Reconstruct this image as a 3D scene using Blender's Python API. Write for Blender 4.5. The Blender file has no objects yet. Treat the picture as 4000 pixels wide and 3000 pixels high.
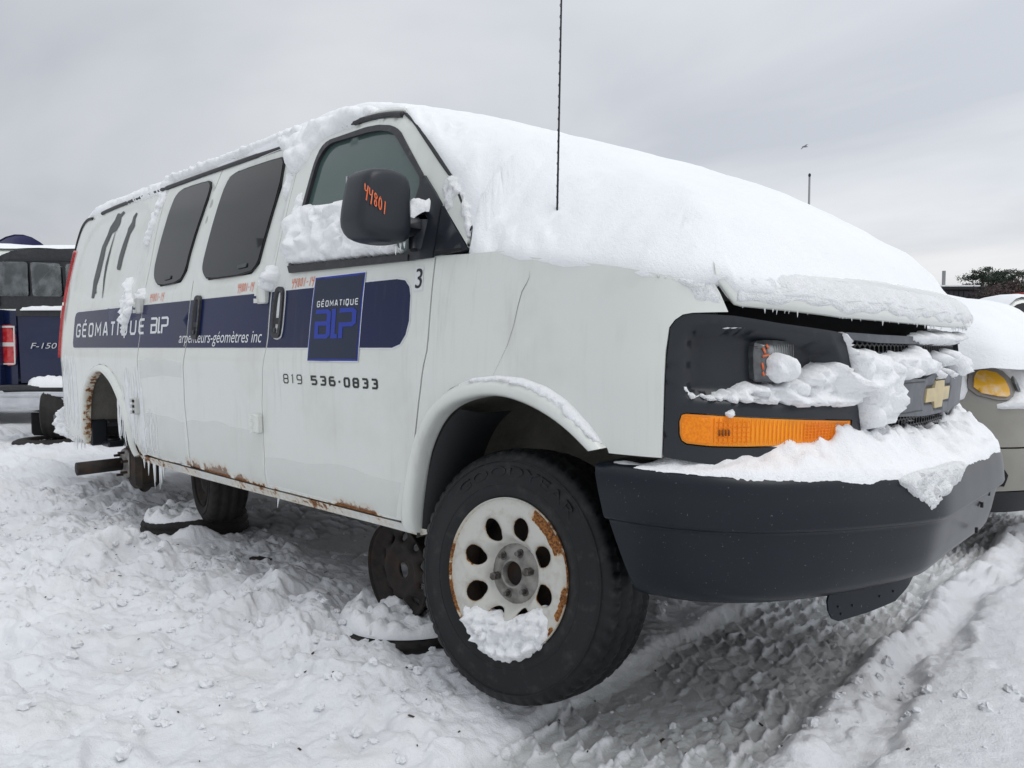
import bpy, math, random
import numpy as np
from mathutils import Vector, Matrix
from mathutils.geometry import delaunay_2d_cdt

SC = bpy.context.scene
COL = SC.collection
R = math.radians

# ------------------------------------------------------------------ camera, sky, sun, exposure
cam = bpy.data.cameras.new("camera")
cam.sensor_width = 36.0
cam.lens = 26.1
cam.clip_start = 0.05
cam.clip_end = 3000.0
cam_ob = bpy.data.objects.new("camera", cam)
COL.objects.link(cam_ob)
cam_ob.location = (1.52, -2.57, 1.10)
YAW, PITCH = R(46.4), R(2.8)
FW = Vector((-math.cos(YAW) * math.cos(PITCH), math.sin(YAW) * math.cos(PITCH), -math.sin(PITCH)))
cam_ob.rotation_euler = FW.to_track_quat('-Z', 'Y').to_euler()
SC.camera = cam_ob

SUN_EL, SUN_AZ = R(58), R(85)          # sun behind the cloud, high, off to the right
world = bpy.data.worlds.new("World")
SC.world = world
world.use_nodes = True
wn, wl = world.node_tree.nodes, world.node_tree.links
wn.clear()

def wnode(t, **kw):
    n = wn.new(t)
    for k, v in kw.items():
        setattr(n, k, v)
    return n

w_out = wnode('ShaderNodeOutputWorld')
w_sky = wnode('ShaderNodeTexSky', sky_type='NISHITA', sun_disc=False, sun_elevation=SUN_EL, sun_rotation=SUN_AZ)
w_bg1 = wnode('ShaderNodeBackground')
w_bg1.inputs['Strength'].default_value = 0.08
wl.new(w_sky.outputs[0], w_bg1.inputs['Color'])
w_tc = wnode('ShaderNodeTexCoord')
w_sep = wnode('ShaderNodeSeparateXYZ')
wl.new(w_tc.outputs['Generated'], w_sep.inputs[0])

def wmath(op, a, b=None, clamp=False):
    n = wnode('ShaderNodeMath', operation=op, use_clamp=clamp)
    for i, v in enumerate((a, b)):
        if v is None:
            continue
        if isinstance(v, (int, float)):
            n.inputs[i].default_value = v
        else:
            wl.new(v, n.inputs[i])
    return n.outputs[0]

zc = wmath('MAXIMUM', w_sep.outputs['Z'], 0.0)
den = wmath('ADD', zc, 0.16)
px_ = wmath('DIVIDE', w_sep.outputs['X'], den)
py_ = wmath('DIVIDE', w_sep.outputs['Y'], den)
w_cmb = wnode('ShaderNodeCombineXYZ')
wl.new(px_, w_cmb.inputs[0])
wl.new(py_, w_cmb.inputs[1])
w_map = wnode('ShaderNodeMapping')
w_map.inputs['Rotation'].default_value = (0, 0, R(-43))
w_map.inputs['Scale'].default_value = (0.55, 1.0, 1)
wl.new(w_cmb.outputs[0], w_map.inputs['Vector'])
w_no = wnode('ShaderNodeTexNoise')
w_no.inputs['Scale'].default_value = 0.9
w_no.inputs['Detail'].default_value = 5.0
w_no.inputs['Roughness'].default_value = 0.48
w_no.inputs['Distortion'].default_value = 0.5
wl.new(w_map.outputs[0], w_no.inputs['Vector'])
w_cr = wnode('ShaderNodeValToRGB')
w_cr.color_ramp.elements[0].position = 0.36
w_cr.color_ramp.elements[0].color = (0.525, 0.552, 0.602, 1)
w_cr.color_ramp.elements[1].position = 0.64
w_cr.color_ramp.elements[1].color = (0.745, 0.765, 0.79, 1)
wl.new(w_no.outputs['Fac'], w_cr.inputs[0])
# overcast gradient: brighter towards the zenith, a pale warm band low on the horizon
w_gz = wnode('ShaderNodeValToRGB')
w_gz.color_ramp.elements[0].position = 0.0
w_gz.color_ramp.elements[0].color = (1.12, 1.06, 0.99, 1)
w_gz.color_ramp.elements[1].position = 1.0
w_gz.color_ramp.elements[1].color = (1.5, 1.5, 1.5, 1)
e = w_gz.color_ramp.elements.new(0.07); e.color = (1.10, 1.06, 1.02, 1)
e = w_gz.color_ramp.elements.new(0.17); e.color = (1.0, 1.0, 1.0, 1)
e = w_gz.color_ramp.elements.new(0.45); e.color = (1.08, 1.08, 1.08, 1)
wl.new(zc, w_gz.inputs[0])
w_mul = wnode('ShaderNodeMix', data_type='RGBA', blend_type='MULTIPLY')
w_mul.inputs[0].default_value = 1.0
wl.new(w_cr.outputs[0], w_mul.inputs[6])
wl.new(w_gz.outputs[0], w_mul.inputs[7])
w_bg2 = wnode('ShaderNodeBackground')
w_bg2.inputs['Strength'].default_value = 1.05
wl.new(w_mul.outputs[2], w_bg2.inputs['Color'])
# the cloud is thinner, so brighter, on the side the sun is
w_dot = wnode('ShaderNodeVectorMath', operation='DOT_PRODUCT')
w_dot.inputs[1].default_value = (.90, .43, 0)
wl.new(w_tc.outputs['Generated'], w_dot.inputs[0])
w_side = wmath('ADD', wmath('MULTIPLY', w_dot.outputs['Value'], 0.22), 1.04)
wl.new(w_side, w_bg2.inputs['Strength'])
w_mix = wnode('ShaderNodeMixShader')
w_mix.inputs[0].default_value = 0.93
wl.new(w_bg1.outputs[0], w_mix.inputs[1])
wl.new(w_bg2.outputs[0], w_mix.inputs[2])
wl.new(w_mix.outputs[0], w_out.inputs['Surface'])

sun = bpy.data.lights.new("sun", 'SUN')
sun.energy = 0.75
sun.angle = R(35)
sun.color = (1.0, 0.975, 0.94)
sun_ob = bpy.data.objects.new("sun", sun)
COL.objects.link(sun_ob)
sd = Vector((math.sin(SUN_AZ) * math.cos(SUN_EL), math.cos(SUN_AZ) * math.cos(SUN_EL), math.sin(SUN_EL)))
sun_ob.rotation_euler = sd.to_track_quat('Z', 'Y').to_euler()
sun_ob.location = (0, 0, 20)

SC.view_settings.view_transform = 'Standard'
SC.view_settings.look = 'None'
SC.view_settings.gamma = 1.0
SC.view_settings.exposure = 0.12
SC.view_settings.use_curve_mapping = False
SC.cycles.max_bounces = 8
SC.cycles.diffuse_bounces = 4
SC.cycles.transparent_max_bounces = 8

# ------------------------------------------------------------------ noise (numpy)
_rs = np.random.RandomState(7)
_perm = _rs.permutation(512)
_perm = np.concatenate([_perm, _perm, _perm])
_grad = _rs.uniform(0, 2 * np.pi, 512)
_gx, _gy = np.cos(_grad), np.sin(_grad)

def perlin(x, y, seed=0):
    x = np.asarray(x, float) + seed * 17.31
    y = np.asarray(y, float) + seed * 5.77
    xi = np.floor(x).astype(int); yi = np.floor(y).astype(int)
    xf = x - xi; yf = y - yi
    u = xf * xf * xf * (xf * (xf * 6 - 15) + 10); v = yf * yf * yf * (yf * (yf * 6 - 15) + 10)
    def g(ix, iy, fx, fy):
        h = _perm[(_perm[ix & 511] + iy) & 511]
        return _gx[h] * fx + _gy[h] * fy
    a = g(xi, yi, xf, yf); b = g(xi + 1, yi, xf - 1, yf)
    c = g(xi, yi + 1, xf, yf - 1); d = g(xi + 1, yi + 1, xf - 1, yf - 1)
    return (a + u * (b - a) + v * ((c + u * (d - c)) - (a + u * (b - a)))) * 1.5

def fbm(x, y, oct=4, seed=0, gain=.5):
    t = 0; amp = 1; f = 1
    for i in range(oct):
        t = t + amp * perlin(x * f, y * f, seed + i); amp *= gain; f *= 2.03
    return t

def billow(x, y, oct=3, seed=0, gain=.5):
    t = 0; amp = 1; f = 1; n = 0
    for i in range(oct):
        t = t + amp * np.abs(perlin(x * f, y * f, seed + i)); n += amp; amp *= gain; f *= 2.1
    return t / n * 2

def lumps(x, y, seed=0, density=1.0, rmin=.25, rmax=.7):
    """hemispherical lumps on a jittered unit grid, 0..1"""
    x = np.asarray(x, float); y = np.asarray(y, float)
    xi = np.floor(x).astype(int); yi = np.floor(y).astype(int)
    out = np.zeros_like(x)
    for dx in (-1, 0, 1):
        for dy in (-1, 0, 1):
            cx = xi + dx; cy = yi + dy
            h = _perm[(_perm[(cx + seed * 31) & 511] + cy) & 511]
            h2 = _perm[(h + 77) & 511]; h3 = _perm[(h2 + 133) & 511]
            px = cx + h / 512.; py = cy + h2 / 512.
            r = rmin + (rmax - rmin) * (h3 / 512.) ** 2
            keep = (_perm[(h3 + 19) & 511] / 512.) < density
            d2 = ((x - px) ** 2 + (y - py) ** 2) / r ** 2
            out = np.maximum(out, np.where(keep, np.sqrt(np.clip(1 - d2, 0, 1)) * r / rmax, 0))
    return out

def sst(a, b, x):
    t = np.clip((np.asarray(x, float) - a) / (b - a), 0, 1)
    return t * t * (3 - 2 * t)

# ------------------------------------------------------------------ materials
MATS = {}

def material(name, col, rough=.5, metal=0., spec=.5, coat=0., var=None, bump=None, rust=None, dirt=None, wear=None,
             sss=0., trans=0., alpha=1., ior=1.45, streak=None, coords='Object'):
    """principled material; var=(scale, colour, lo, hi) mottles it, bump=(scale, strength, dist),
    rust='wear': attribute driven rust; dirt=(scale, colour, amount); streak=(colour, amount)"""
    m = bpy.data.materials.new(name)
    m.use_nodes = True
    nt = m.node_tree; N, L = nt.nodes, nt.links
    b = N['Principled BSDF']
    b.inputs['Roughness'].default_value = rough
    b.inputs['Metallic'].default_value = metal
    b.inputs['Specular IOR Level'].default_value = spec
    b.inputs['Coat Weight'].default_value = coat
    b.inputs['Coat Roughness'].default_value = .07
    b.inputs['IOR'].default_value = ior
    b.inputs['Alpha'].default_value = alpha
    b.inputs['Transmission Weight'].default_value = trans
    if sss:
        b.inputs['Subsurface Weight'].default_value = sss
        b.inputs['Subsurface Radius'].default_value = (.02, .025, .03)
        b.inputs['Subsurface Scale'].default_value = .6
    tc = N.new('ShaderNodeTexCoord')
    def noise(scale, detail=5, rough_=.55, sc3=None):
        n = N.new('ShaderNodeTexNoise')
        n.inputs['Scale'].default_value = scale; n.inputs['Detail'].default_value = detail
        n.inputs['Roughness'].default_value = rough_
        if sc3:
            mp = N.new('ShaderNodeMapping'); mp.inputs['Scale'].default_value = sc3
            L.new(tc.outputs[coords], mp.inputs['Vector']); L.new(mp.outputs[0], n.inputs['Vector'])
        else:
            L.new(tc.outputs[coords], n.inputs['Vector'])
        return n.outputs['Fac']
    def ramp(fac, lo, hi, c0=(0, 0, 0, 1), c1=(1, 1, 1, 1)):
        r = N.new('ShaderNodeMapRange'); r.clamp = True
        r.inputs['From Min'].default_value = lo; r.inputs['From Max'].default_value = hi
        L.new(fac, r.inputs['Value'])
        return r.outputs[0]
    def mixc(fac, a, c):
        n = N.new('ShaderNodeMix'); n.data_type = 'RGBA'
        if isinstance(fac, (int, float)): n.inputs[0].default_value = fac
        else: L.new(fac, n.inputs[0])
        for sk, v in ((6, a), (7, c)):
            if isinstance(v, tuple): n.inputs[sk].default_value = (*v[:3], 1)
            else: L.new(v, n.inputs[sk])
        return n.outputs[2]
    def mul(a, c):
        n = N.new('ShaderNodeMath'); n.operation = 'MULTIPLY'; n.use_clamp = True
        for i, v in enumerate((a, c)):
            if isinstance(v, (int, float)): n.inputs[i].default_value = v
            else: L.new(v, n.inputs[i])
        return n.outputs[0]
    def add(a, c):
        n = N.new('ShaderNodeMath'); n.operation = 'ADD'
        for i, v in enumerate((a, c)):
            if isinstance(v, (int, float)): n.inputs[i].default_value = v
            else: L.new(v, n.inputs[i])
        return n.outputs[0]
    c = tuple(col)
    if var:
        c = mixc(ramp(noise(var[0]), var[2], var[3]), c, var[1])
    if dirt:
        c = mixc(mul(ramp(noise(dirt[0], 4, .6), *(dirt[3:5] if len(dirt) > 3 else (.5, .75))), dirt[2]), c, dirt[1])
    if streak:
        s = ramp(noise(1.0, 6, .6, (38, 38, 2.2)), .52, .72)
        s2 = ramp(noise(2.2, 3), .42, .62)
        c = mixc(mul(mul(s, s2), streak[1]), c, streak[0])
    if rust:
        at = N.new('ShaderNodeAttribute'); at.attribute_name = 'wear'
        n1 = noise(38, 7, .65); n2 = noise(160, 4)
        w = add(at.outputs['Fac'], mul(n1, 1.0))
        mask = ramp(w, 1.02, 1.10)
        halo = ramp(w, .82, 1.08)
        rc = mixc(ramp(n2, .35, .68), (.060, .022, .010), (.36, .145, .035))
        c = mixc(mul(halo, .55), c, (.55, .36, .14))
        c = mixc(mask, c, rc)
        rr = N.new('ShaderNodeMix'); rr.data_type = 'FLOAT'
        L.new(mask, rr.inputs[0]); rr.inputs[2].default_value = rough; rr.inputs[3].default_value = .9
        L.new(rr.outputs[0], b.inputs['Roughness'])
        cw = N.new('ShaderNodeMath'); cw.operation = 'SUBTRACT'; cw.inputs[0].default_value = 1
        L.new(mask, cw.inputs[1]); L.new(mul(cw.outputs[0], coat), b.inputs['Coat Weight'])
    if wear:                                              # wear = colour for the painted attribute
        at = N.new('ShaderNodeAttribute'); at.attribute_name = 'wear'
        nn = noise(wear[1] if len(wear) > 1 else 30, 6, .6)
        c = mixc(ramp(add(at.outputs['Fac'], mul(nn, .5)), .45, .95), c, wear[0])
    if isinstance(c, tuple): b.inputs['Base Color'].default_value = (*c[:3], 1)
    else: L.new(c, b.inputs['Base Color'])
    if bump:
        bn = N.new('ShaderNodeBump')
        bn.inputs['Strength'].default_value = bump[1]; bn.inputs['Distance'].default_value = bump[2]
        h = noise(bump[0], 6, .6)
        if len(bump) > 3:
            h = add(h, mul(noise(bump[3], 3, .6), .6))
        L.new(h, bn.inputs['Height']); L.new(bn.outputs[0], b.inputs['Normal'])
    MATS[name] = m
    return m

M_white = material('white_paint', (.69, .712, .672), .32, coat=.7, streak=((.53, .53, .50), .55), dirt=(3.0, (.50, .49, .45), .40), rust=True, bump=(1.7, .06, .02))
M_white_in = material('white_jamb', (.50, .51, .49), .5)
M_dark = material('dark_grey_plastic', (.0165, .0195, .0255), .36, spec=.45, var=(3, (.020, .024, .030), .35, .7), bump=(700, .10, .0006))
M_bumper = material('bumper_plastic', (.0055, .0088, .0138), .30, spec=.36, var=(1.6, (.0085, .0124, .0180), .35, .7), dirt=(150, (.24, .25, .26), .5, .69, .71), bump=(900, .07, .0004))
M_grey = material('grille_grey', (.075, .083, .096), .42, var=(9, (.095, .104, .118), .4, .7), dirt=(30, (.22, .23, .24), .30))
M_black = material('black_rubber', (.012, .013, .015), .55)
M_trim = material('black_trim', (.022, .023, .026), .48, var=(30, (.034, .036, .040), .4, .7))
M_void = material('dark_cavity', (.010, .010, .011), .9)
M_liner = material('wheel_well_liner', (.12, .115, .10), .85, var=(7, (.19, .18, .155), .35, .7), bump=(40, .4, .01), dirt=(60, (.20, .19, .17), .4))
M_under = material('underbody_rust', (.028, .023, .020), .85, var=(14, (.065, .042, .028), .4, .7), bump=(30, .4, .01))
M_glass_side = material('tinted_glass', (.006, .0075, .0085), .04, spec=.5, ior=1.5, var=(1.1, (.016, .018, .020), .35, .7))
M_glass_front = material('green_glass', (.045, .078, .074), .10, spec=.6, ior=1.52, var=(1.6, (.075, .115, .108), .3, .7))
M_navy = material('navy_vinyl', (.0038, .0105, .066), .26, spec=.30, var=(2.2, (.012, .018, .054), .35, .7), streak=((.030, .038, .075), .4))
M_decal = material('decal_navy', (.018, .026, .056), .42, spec=.3, var=(6, (.021, .028, .052), .4, .7))
M_blue = material('logo_blue', (.020, .045, .33), .4, spec=.3)
M_vwhite = material('white_vinyl', (.70, .72, .73), .4)
M_ink = material('black_vinyl', (.012, .014, .015), .45)
M_fig = material('grey_vinyl', (.065, .072, .075), .5, var=(12, (.085, .09, .09), .4, .6))
M_orange = material('orange_marker', (.74, .13, .035), .6, var=(90, (.70, .24, .12), .45, .7))
M_tyre = material('tyre_rubber', (.0060, .0068, .0082), .50, spec=.38, var=(5, (.0085, .0095, .011), .4, .75), dirt=(22, (.055, .054, .052), .40, .54, .74), bump=(260, .12, .001))
M_tyre_old = material('old_tyre_rubber', (.016, .015, .015), .8, var=(8, (.034, .030, .027), .4, .75), bump=(120, .3, .002))
M_rim = material('wheel_paint', (.53, .525, .485), .38, rust=True, dirt=(22, (.30, .27, .22), .55), bump=(9, .06, .01))
M_rust = material('rusty_steel', (.026, .019, .0155), .75, var=(26, (.014, .012, .011), .38, .62), bump=(90, .4, .003), dirt=(12, (.075, .036, .019), .55))
M_steel = material('bare_steel', (.30, .29, .27), .48, metal=.55, var=(22, (.16, .15, .14), .4, .65), bump=(60, .25, .003))
M_stud = material('stud_steel', (.16, .155, .15), .45, metal=.6, var=(60, (.07, .06, .05), .4, .6))
M_gold = material('gold_emblem', (.58, .47, .25), .48, var=(30, (.50, .42, .26), .4, .6), bump=(60, .3, .002))
M_amber = material('amber_lens', (.95, .33, .004), .25, coat=.25, var=(7, (.93, .27, .003), .4, .65), spec=.4)
M_amber_deep = material('amber_reflector', (.82, .20, .004), .35, spec=.35, var=(160, (.93, .28, .006), .42, .58))
M_lens = material('clear_lens', (.17, .18, .18), .10, coat=1., var=(11, (.06, .065, .07), .4, .6), dirt=(17, (.50, .51, .51), .5, .52, .66))  # pale and dark mottling paints the bright reflected streaks of the glass
M_chrome = material('chrome', (.52, .53, .55), .22, metal=1., var=(5, (.62, .63, .65), .4, .6), dirt=(18, (.52, .53, .55), .6))
M_red = material('red_lens', (.42, .012, .016), .18, coat=.6, var=(20, (.55, .05, .05), .4, .65))
M_clear = material('white_lens', (.62, .57, .55), .2, coat=.5)
M_blueT = material('dark_blue_paint', (.006, .012, .046), .22, coat=.25, spec=.4, var=(3, (.009, .016, .058), .4, .7))
M_blueC = material('violet_blue_paint', (.030, .030, .095), .3, coat=.4)
M_beige = material('champagne_paint', (.235, .225, .195), .34, coat=.3, var=(4, (.26, .25, .22), .4, .6))
M_film = material('film_reflection', (.84, .855, .84), .6, spec=.15, alpha=.20, var=(30, (.76, .775, .76), .4, .62), bump=(120, .3, .002))  # pale tint painted for ice film and the snow reflected in it
M_ice = material('ice', (.80, .84, .87), .10, trans=.85, ior=1.31)
M_frost = material('frosted_ice', (.80, .825, .83), .35, spec=.3, var=(30, (.86, .88, .89), .4, .6), bump=(90, .25, .003))
M_snow = material('snow', (.87, .89, .91), .6, spec=.2, var=(3.2, (.90, .915, .93), .35, .65), bump=(60, .38, .012, 240))
M_snow_rough = material('clotted_snow', (.90, .915, .93), .6, spec=.2, var=(5, (.925, .935, .945), .35, .65), bump=(70, .5, .012, 260))
M_snow_icy = material('icy_snow', (.85, .87, .875), .45, spec=.25, var=(14, (.90, .915, .925), .42, .58), bump=(60, .8, .014, 200))
M_pole = material('galvanised_steel', (.24, .25, .26), .5, metal=.3)
M_bark = material('bark', (.060, .045, .036), .9, bump=(20, .5, .02))
M_pine = material('pine_needles', (.022, .038, .024), .8, var=(1.2, (.045, .060, .040), .35, .65))
M_brush = material('bare_brush', (.085, .060, .055), .9, var=(.6, (.055, .045, .045), .4, .6))
M_barn = material('weathered_boards', (.050, .042, .046), .8, var=(.8, (.030, .034, .042), .4, .6))
M_redroof = material('red_metal_roof', (.34, .035, .028), .5)
M_shed = material('grey_siding', (.26, .24, .235), .7)
M_bird = material('bird_feathers', (.20, .21, .22), .7)

# ------------------------------------------------------------------ object helpers
def link(name, me, parent=None, mat=None, smooth=True):
    o = bpy.data.objects.new(name, me)
    COL.objects.link(o)
    if mat is not None and not me.materials:
        me.materials.append(mat)
    if smooth and len(me.polygons):
        me.polygons.foreach_set('use_smooth', np.ones(len(me.polygons), bool))
    if parent is not None:
        o.parent = parent
    return o

def mk(name, verts, faces, mat, parent=None, smooth=True, wear=None):
    me = bpy.data.meshes.new(name)
    V = np.asarray(verts, np.float32).reshape(-1, 3)
    me.from_pydata([tuple(map(float, v)) for v in V], [], [tuple(int(i) for i in f) for f in faces])
    me.update()
    if wear is not None:
        a = me.attributes.new('wear', 'FLOAT', 'POINT')
        a.data.foreach_set('value', np.asarray(wear, np.float32))
    return link(name, me, parent, mat, smooth)

def empty(name, loc=(0, 0, 0), rz=0.):
    o = bpy.data.objects.new(name, None)
    o.empty_display_size = .2
    COL.objects.link(o)
    o.location = loc; o.rotation_euler = (0, 0, rz)
    return o

def tag(o, label=None, cat=None, group=None, kind=None):
    if label: o['label'] = label
    if cat: o['category'] = cat
    if group: o['group'] = group
    if kind: o['kind'] = kind
    return o

class MB:
    """collects simple shapes into one mesh"""
    def __init__(s): s.v = []; s.f = []
    def add(s, V, F):
        n = len(s.v); s.v += [tuple(v) for v in V]; s.f += [tuple(i + n for i in f) for f in F]; return s
    def box(s, c, d, bev=0., rot=None):
        x, y, z = (k / 2 for k in d)
        b = min(bev, x * .9, y * .9, z * .9)
        if b <= 0:
            V = [(sx * x, sy * y, sz * z) for sx in (-1, 1) for sy in (-1, 1) for sz in (-1, 1)]
            F = [(0, 1, 3, 2), (4, 6, 7, 5), (0, 4, 5, 1), (2, 3, 7, 6), (0, 2, 6, 4), (1, 5, 7, 3)]
        else:
            V = []; idx = {}
            for sx in (-1, 1):
                for sy in (-1, 1):
                    for sz in (-1, 1):
                        for ax in range(3):
                            p = [sx * (x - b), sy * (y - b), sz * (z - b)]
                            p[ax] = (sx * x, sy * y, sz * z)[ax]
                            idx[(sx, sy, sz, ax)] = len(V); V.append(tuple(p))
            F = []
            for ax in range(3):
                o1, o2 = [a for a in range(3) if a != ax]
                for sg in (-1, 1):
                    q = []
                    for a_, b_ in ((-1, -1), (1, -1), (1, 1), (-1, 1)):
                        k = [0, 0, 0]; k[ax] = sg; k[o1] = a_; k[o2] = b_
                        q.append(idx[(*k, ax)])
                    F.append(tuple(q))
                for a_ in (-1, 1):
                    for b_ in (-1, 1):
                        k1 = [0, 0, 0]; k1[ax] = -1; k1[o1] = a_; k1[o2] = b_
                        k2 = list(k1); k2[ax] = 1
                        F.append((idx[(*k1, o1)], idx[(*k2, o1)], idx[(*k2, o2)], idx[(*k1, o2)]))
            for sx in (-1, 1):
                for sy in (-1, 1):
                    for sz in (-1, 1):
                        F.append(tuple(idx[(sx, sy, sz, a)] for a in range(3)))
        if rot is not None:
            V = [tuple(rot @ Vector(v)) for v in V]
        return s.add([(v[0] + c[0], v[1] + c[1], v[2] + c[2]) for v in V], F)
    def tube(s, pts, r, n=8, cap=True):
        P = [Vector(p) for p in pts]; k = len(P)
        rr = r if hasattr(r, '__len__') else [r] * k
        V = []; F = []
        t0 = (P[1] - P[0]).normalized()
        up = Vector((0, 0, 1)) if abs(t0.z) < .9 else Vector((1, 0, 0))
        a = t0.cross(up).normalized()
        for i in range(k):
            t = (P[min(i + 1, k - 1)] - P[max(i - 1, 0)]).normalized()
            a = (a - t * a.dot(t)).normalized(); b = t.cross(a)
            for j in range(n):
                th = 2 * math.pi * j / n
                V.append(P[i] + (a * math.cos(th) + b * math.sin(th)) * rr[i])
        for i in range(k - 1):
            for j in range(n):
                F.append((i * n + j, i * n + (j + 1) % n, (i + 1) * n + (j + 1) % n, (i + 1) * n + j))
        if cap:
            F.append(tuple(range(n - 1, -1, -1))); F.append(tuple((k - 1) * n + j for j in range(n)))
        return s.add(V, F)
    def lathe(s, prof, axis_o, axis, n=48, a0=0., a1=2 * math.pi):
        """prof = (radius, along) list; revolve about axis through axis_o"""
        A = Vector(axis).normalized()
        u = A.cross(Vector((0, 0, 1)))
        u = u.normalized() if u.length > 1e-4 else Vector((1, 0, 0))
        w = A.cross(u)
        o = Vector(axis_o); V = []; F = []; m = len(prof)
        full = abs(a1 - a0 - 2 * math.pi) < 1e-6
        nn = n if full else n + 1
        for i in range(nn):
            th = a0 + (a1 - a0) * i / n
            d = u * math.cos(th) + w * math.sin(th)
            for (r, h) in prof: V.append(o + d * r + A * h)
        for i in range(n):
            i2 = (i + 1) % nn
            for j in range(m - 1):
                F.append((i * m + j, i2 * m + j, i2 * m + j + 1, i * m + j + 1))
        return s.add(V, F)
    def build(s, name, mat, parent=None, smooth=False):
        return mk(name, s.v, s.f, mat, parent, smooth)

# ------------------------------------------------------------------ 2-D panels
def inpoly(P, poly):
    P = np.asarray(P, float); poly = np.asarray(poly, float)
    x, y = P[:, 0], P[:, 1]; r = np.zeros(len(P), bool)
    j = len(poly) - 1
    for i in range(len(poly)):
        xi, yi = poly[i]; xj, yj = poly[j]
        if yi != yj:
            r ^= ((yi > y) != (yj > y)) & (x < (xj - xi) * (y - yi) / (yj - yi) + xi)
        j = i
    return r

def segdist(P, loops):
    P = np.asarray(P, float); D = np.full(len(P), 1e9)
    for L_ in loops:
        A = np.asarray(L_, float); B = np.roll(A, -1, 0)
        for a, b in zip(A, B):
            ab = b - a; l2 = (ab ** 2).sum()
            if l2 < 1e-14: continue
            t = np.clip(((P - a) @ ab) / l2, 0, 1)
            D = np.minimum(D, np.hypot(*(P - a - t[:, None] * ab).T))
    return D

def resample(poly, step, closed=True):
    P = [np.asarray(p, float) for p in poly]; out = []
    for i in range(len(P) if closed else len(P) - 1):
        a, b = P[i], P[(i + 1) % len(P)]
        n = max(1, int(math.ceil(np.linalg.norm(b - a) / step)))
        for k in range(n): out.append(a + (b - a) * k / n)
    if not closed: out.append(P[-1])
    return np.array(out)

def smooth_loop(poly, it=2):
    """corner cutting"""
    P = np.asarray(poly, float)
    for _ in range(it):
        Q = np.roll(P, -1, 0)
        P = np.stack([P * .75 + Q * .25, P * .25 + Q * .75], 1).reshape(-1, 2)
    return P

def smooth_line(pts, it=2):
    P = np.asarray(pts, float)
    for _ in range(it):
        Q = [P[0]]
        for a, b in zip(P[:-1], P[1:]): Q += [a * .75 + b * .25, a * .25 + b * .75]
        Q.append(P[-1]); P = np.array(Q)
    return P

def offset_loop(poly, d):
    """inward offset of a closed loop (positive d = inwards)"""
    P = np.asarray(poly, float)
    ar = .5 * np.sum(P[:, 0] * np.roll(P[:, 1], -1) - np.roll(P[:, 0], -1) * P[:, 1])
    T = np.roll(P, -1, 0) - np.roll(P, 1, 0)
    T /= np.maximum(np.linalg.norm(T, axis=1), 1e-9)[:, None]
    Nn = np.c_[-T[:, 1], T[:, 0]] * (1 if ar > 0 else -1)
    return P + Nn * d

def cdt(outline, holes=(), step=.04, loops=(), lstep=None, jit=.0, extra=None):
    lstep = lstep or step
    L0 = [resample(outline, lstep)] + [resample(h, lstep) for h in holes]
    LX = [resample(l, lstep) for l in loops]
    mn, mx = L0[0].min(0), L0[0].max(0)
    gx = np.arange(mn[0], mx[0], step); gy = np.arange(mn[1], mx[1], step * .866)
    X, Y = np.meshgrid(gx, gy); X = X + (np.arange(len(gy)) % 2)[:, None] * step * .5
    G = np.c_[X.ravel(), Y.ravel()]
    if jit: G = G + np.random.RandomState(3).uniform(-jit, jit, G.shape) * step
    if extra is not None: G = np.vstack([G, extra])
    k = inpoly(G, L0[0])
    for h in L0[1:]: k &= ~inpoly(G, h)
    G = G[k]
    if len(G):
        G = G[segdist(G, L0 + LX) > min(step, lstep) * .45]
    V = []; E = []
    for l in L0 + LX:
        n = len(V); m = len(l); V += [Vector((float(p[0]), float(p[1]))) for p in l]
        E += [(n + i, n + (i + 1) % m) for i in range(m)]
    V += [Vector((float(p[0]), float(p[1]))) for p in G]
    ov, oe, of, *_ = delaunay_2d_cdt(V, E, [], 0, 1e-7)
    P = np.array([(v.x, v.y) for v in ov])
    T = np.array([f for f in of if len(f) == 3], int)
    C = P[T].mean(1)
    k = inpoly(C, L0[0])
    for h in L0[1:]: k &= ~inpoly(C, h)
    T = T[k]
    a = P[T[:, 0]]; b = P[T[:, 1]]; c = P[T[:, 2]]
    cr = (b[:, 0] - a[:, 0]) * (c[:, 1] - a[:, 1]) - (b[:, 1] - a[:, 1]) * (c[:, 0] - a[:, 0])
    T[cr < 0] = T[cr < 0][:, ::-1]
    used = np.unique(T); re = np.full(len(P), -1); re[used] = np.arange(len(used))
    return P[used], re[T], L0

def border(T):
    """directed boundary edges of a triangle set"""
    E = np.vstack([T[:, [0, 1]], T[:, [1, 2]], T[:, [2, 0]]])
    s = set(map(tuple, E.tolist()))
    return [(a, b) for a, b in s if (b, a) not in s]
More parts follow.
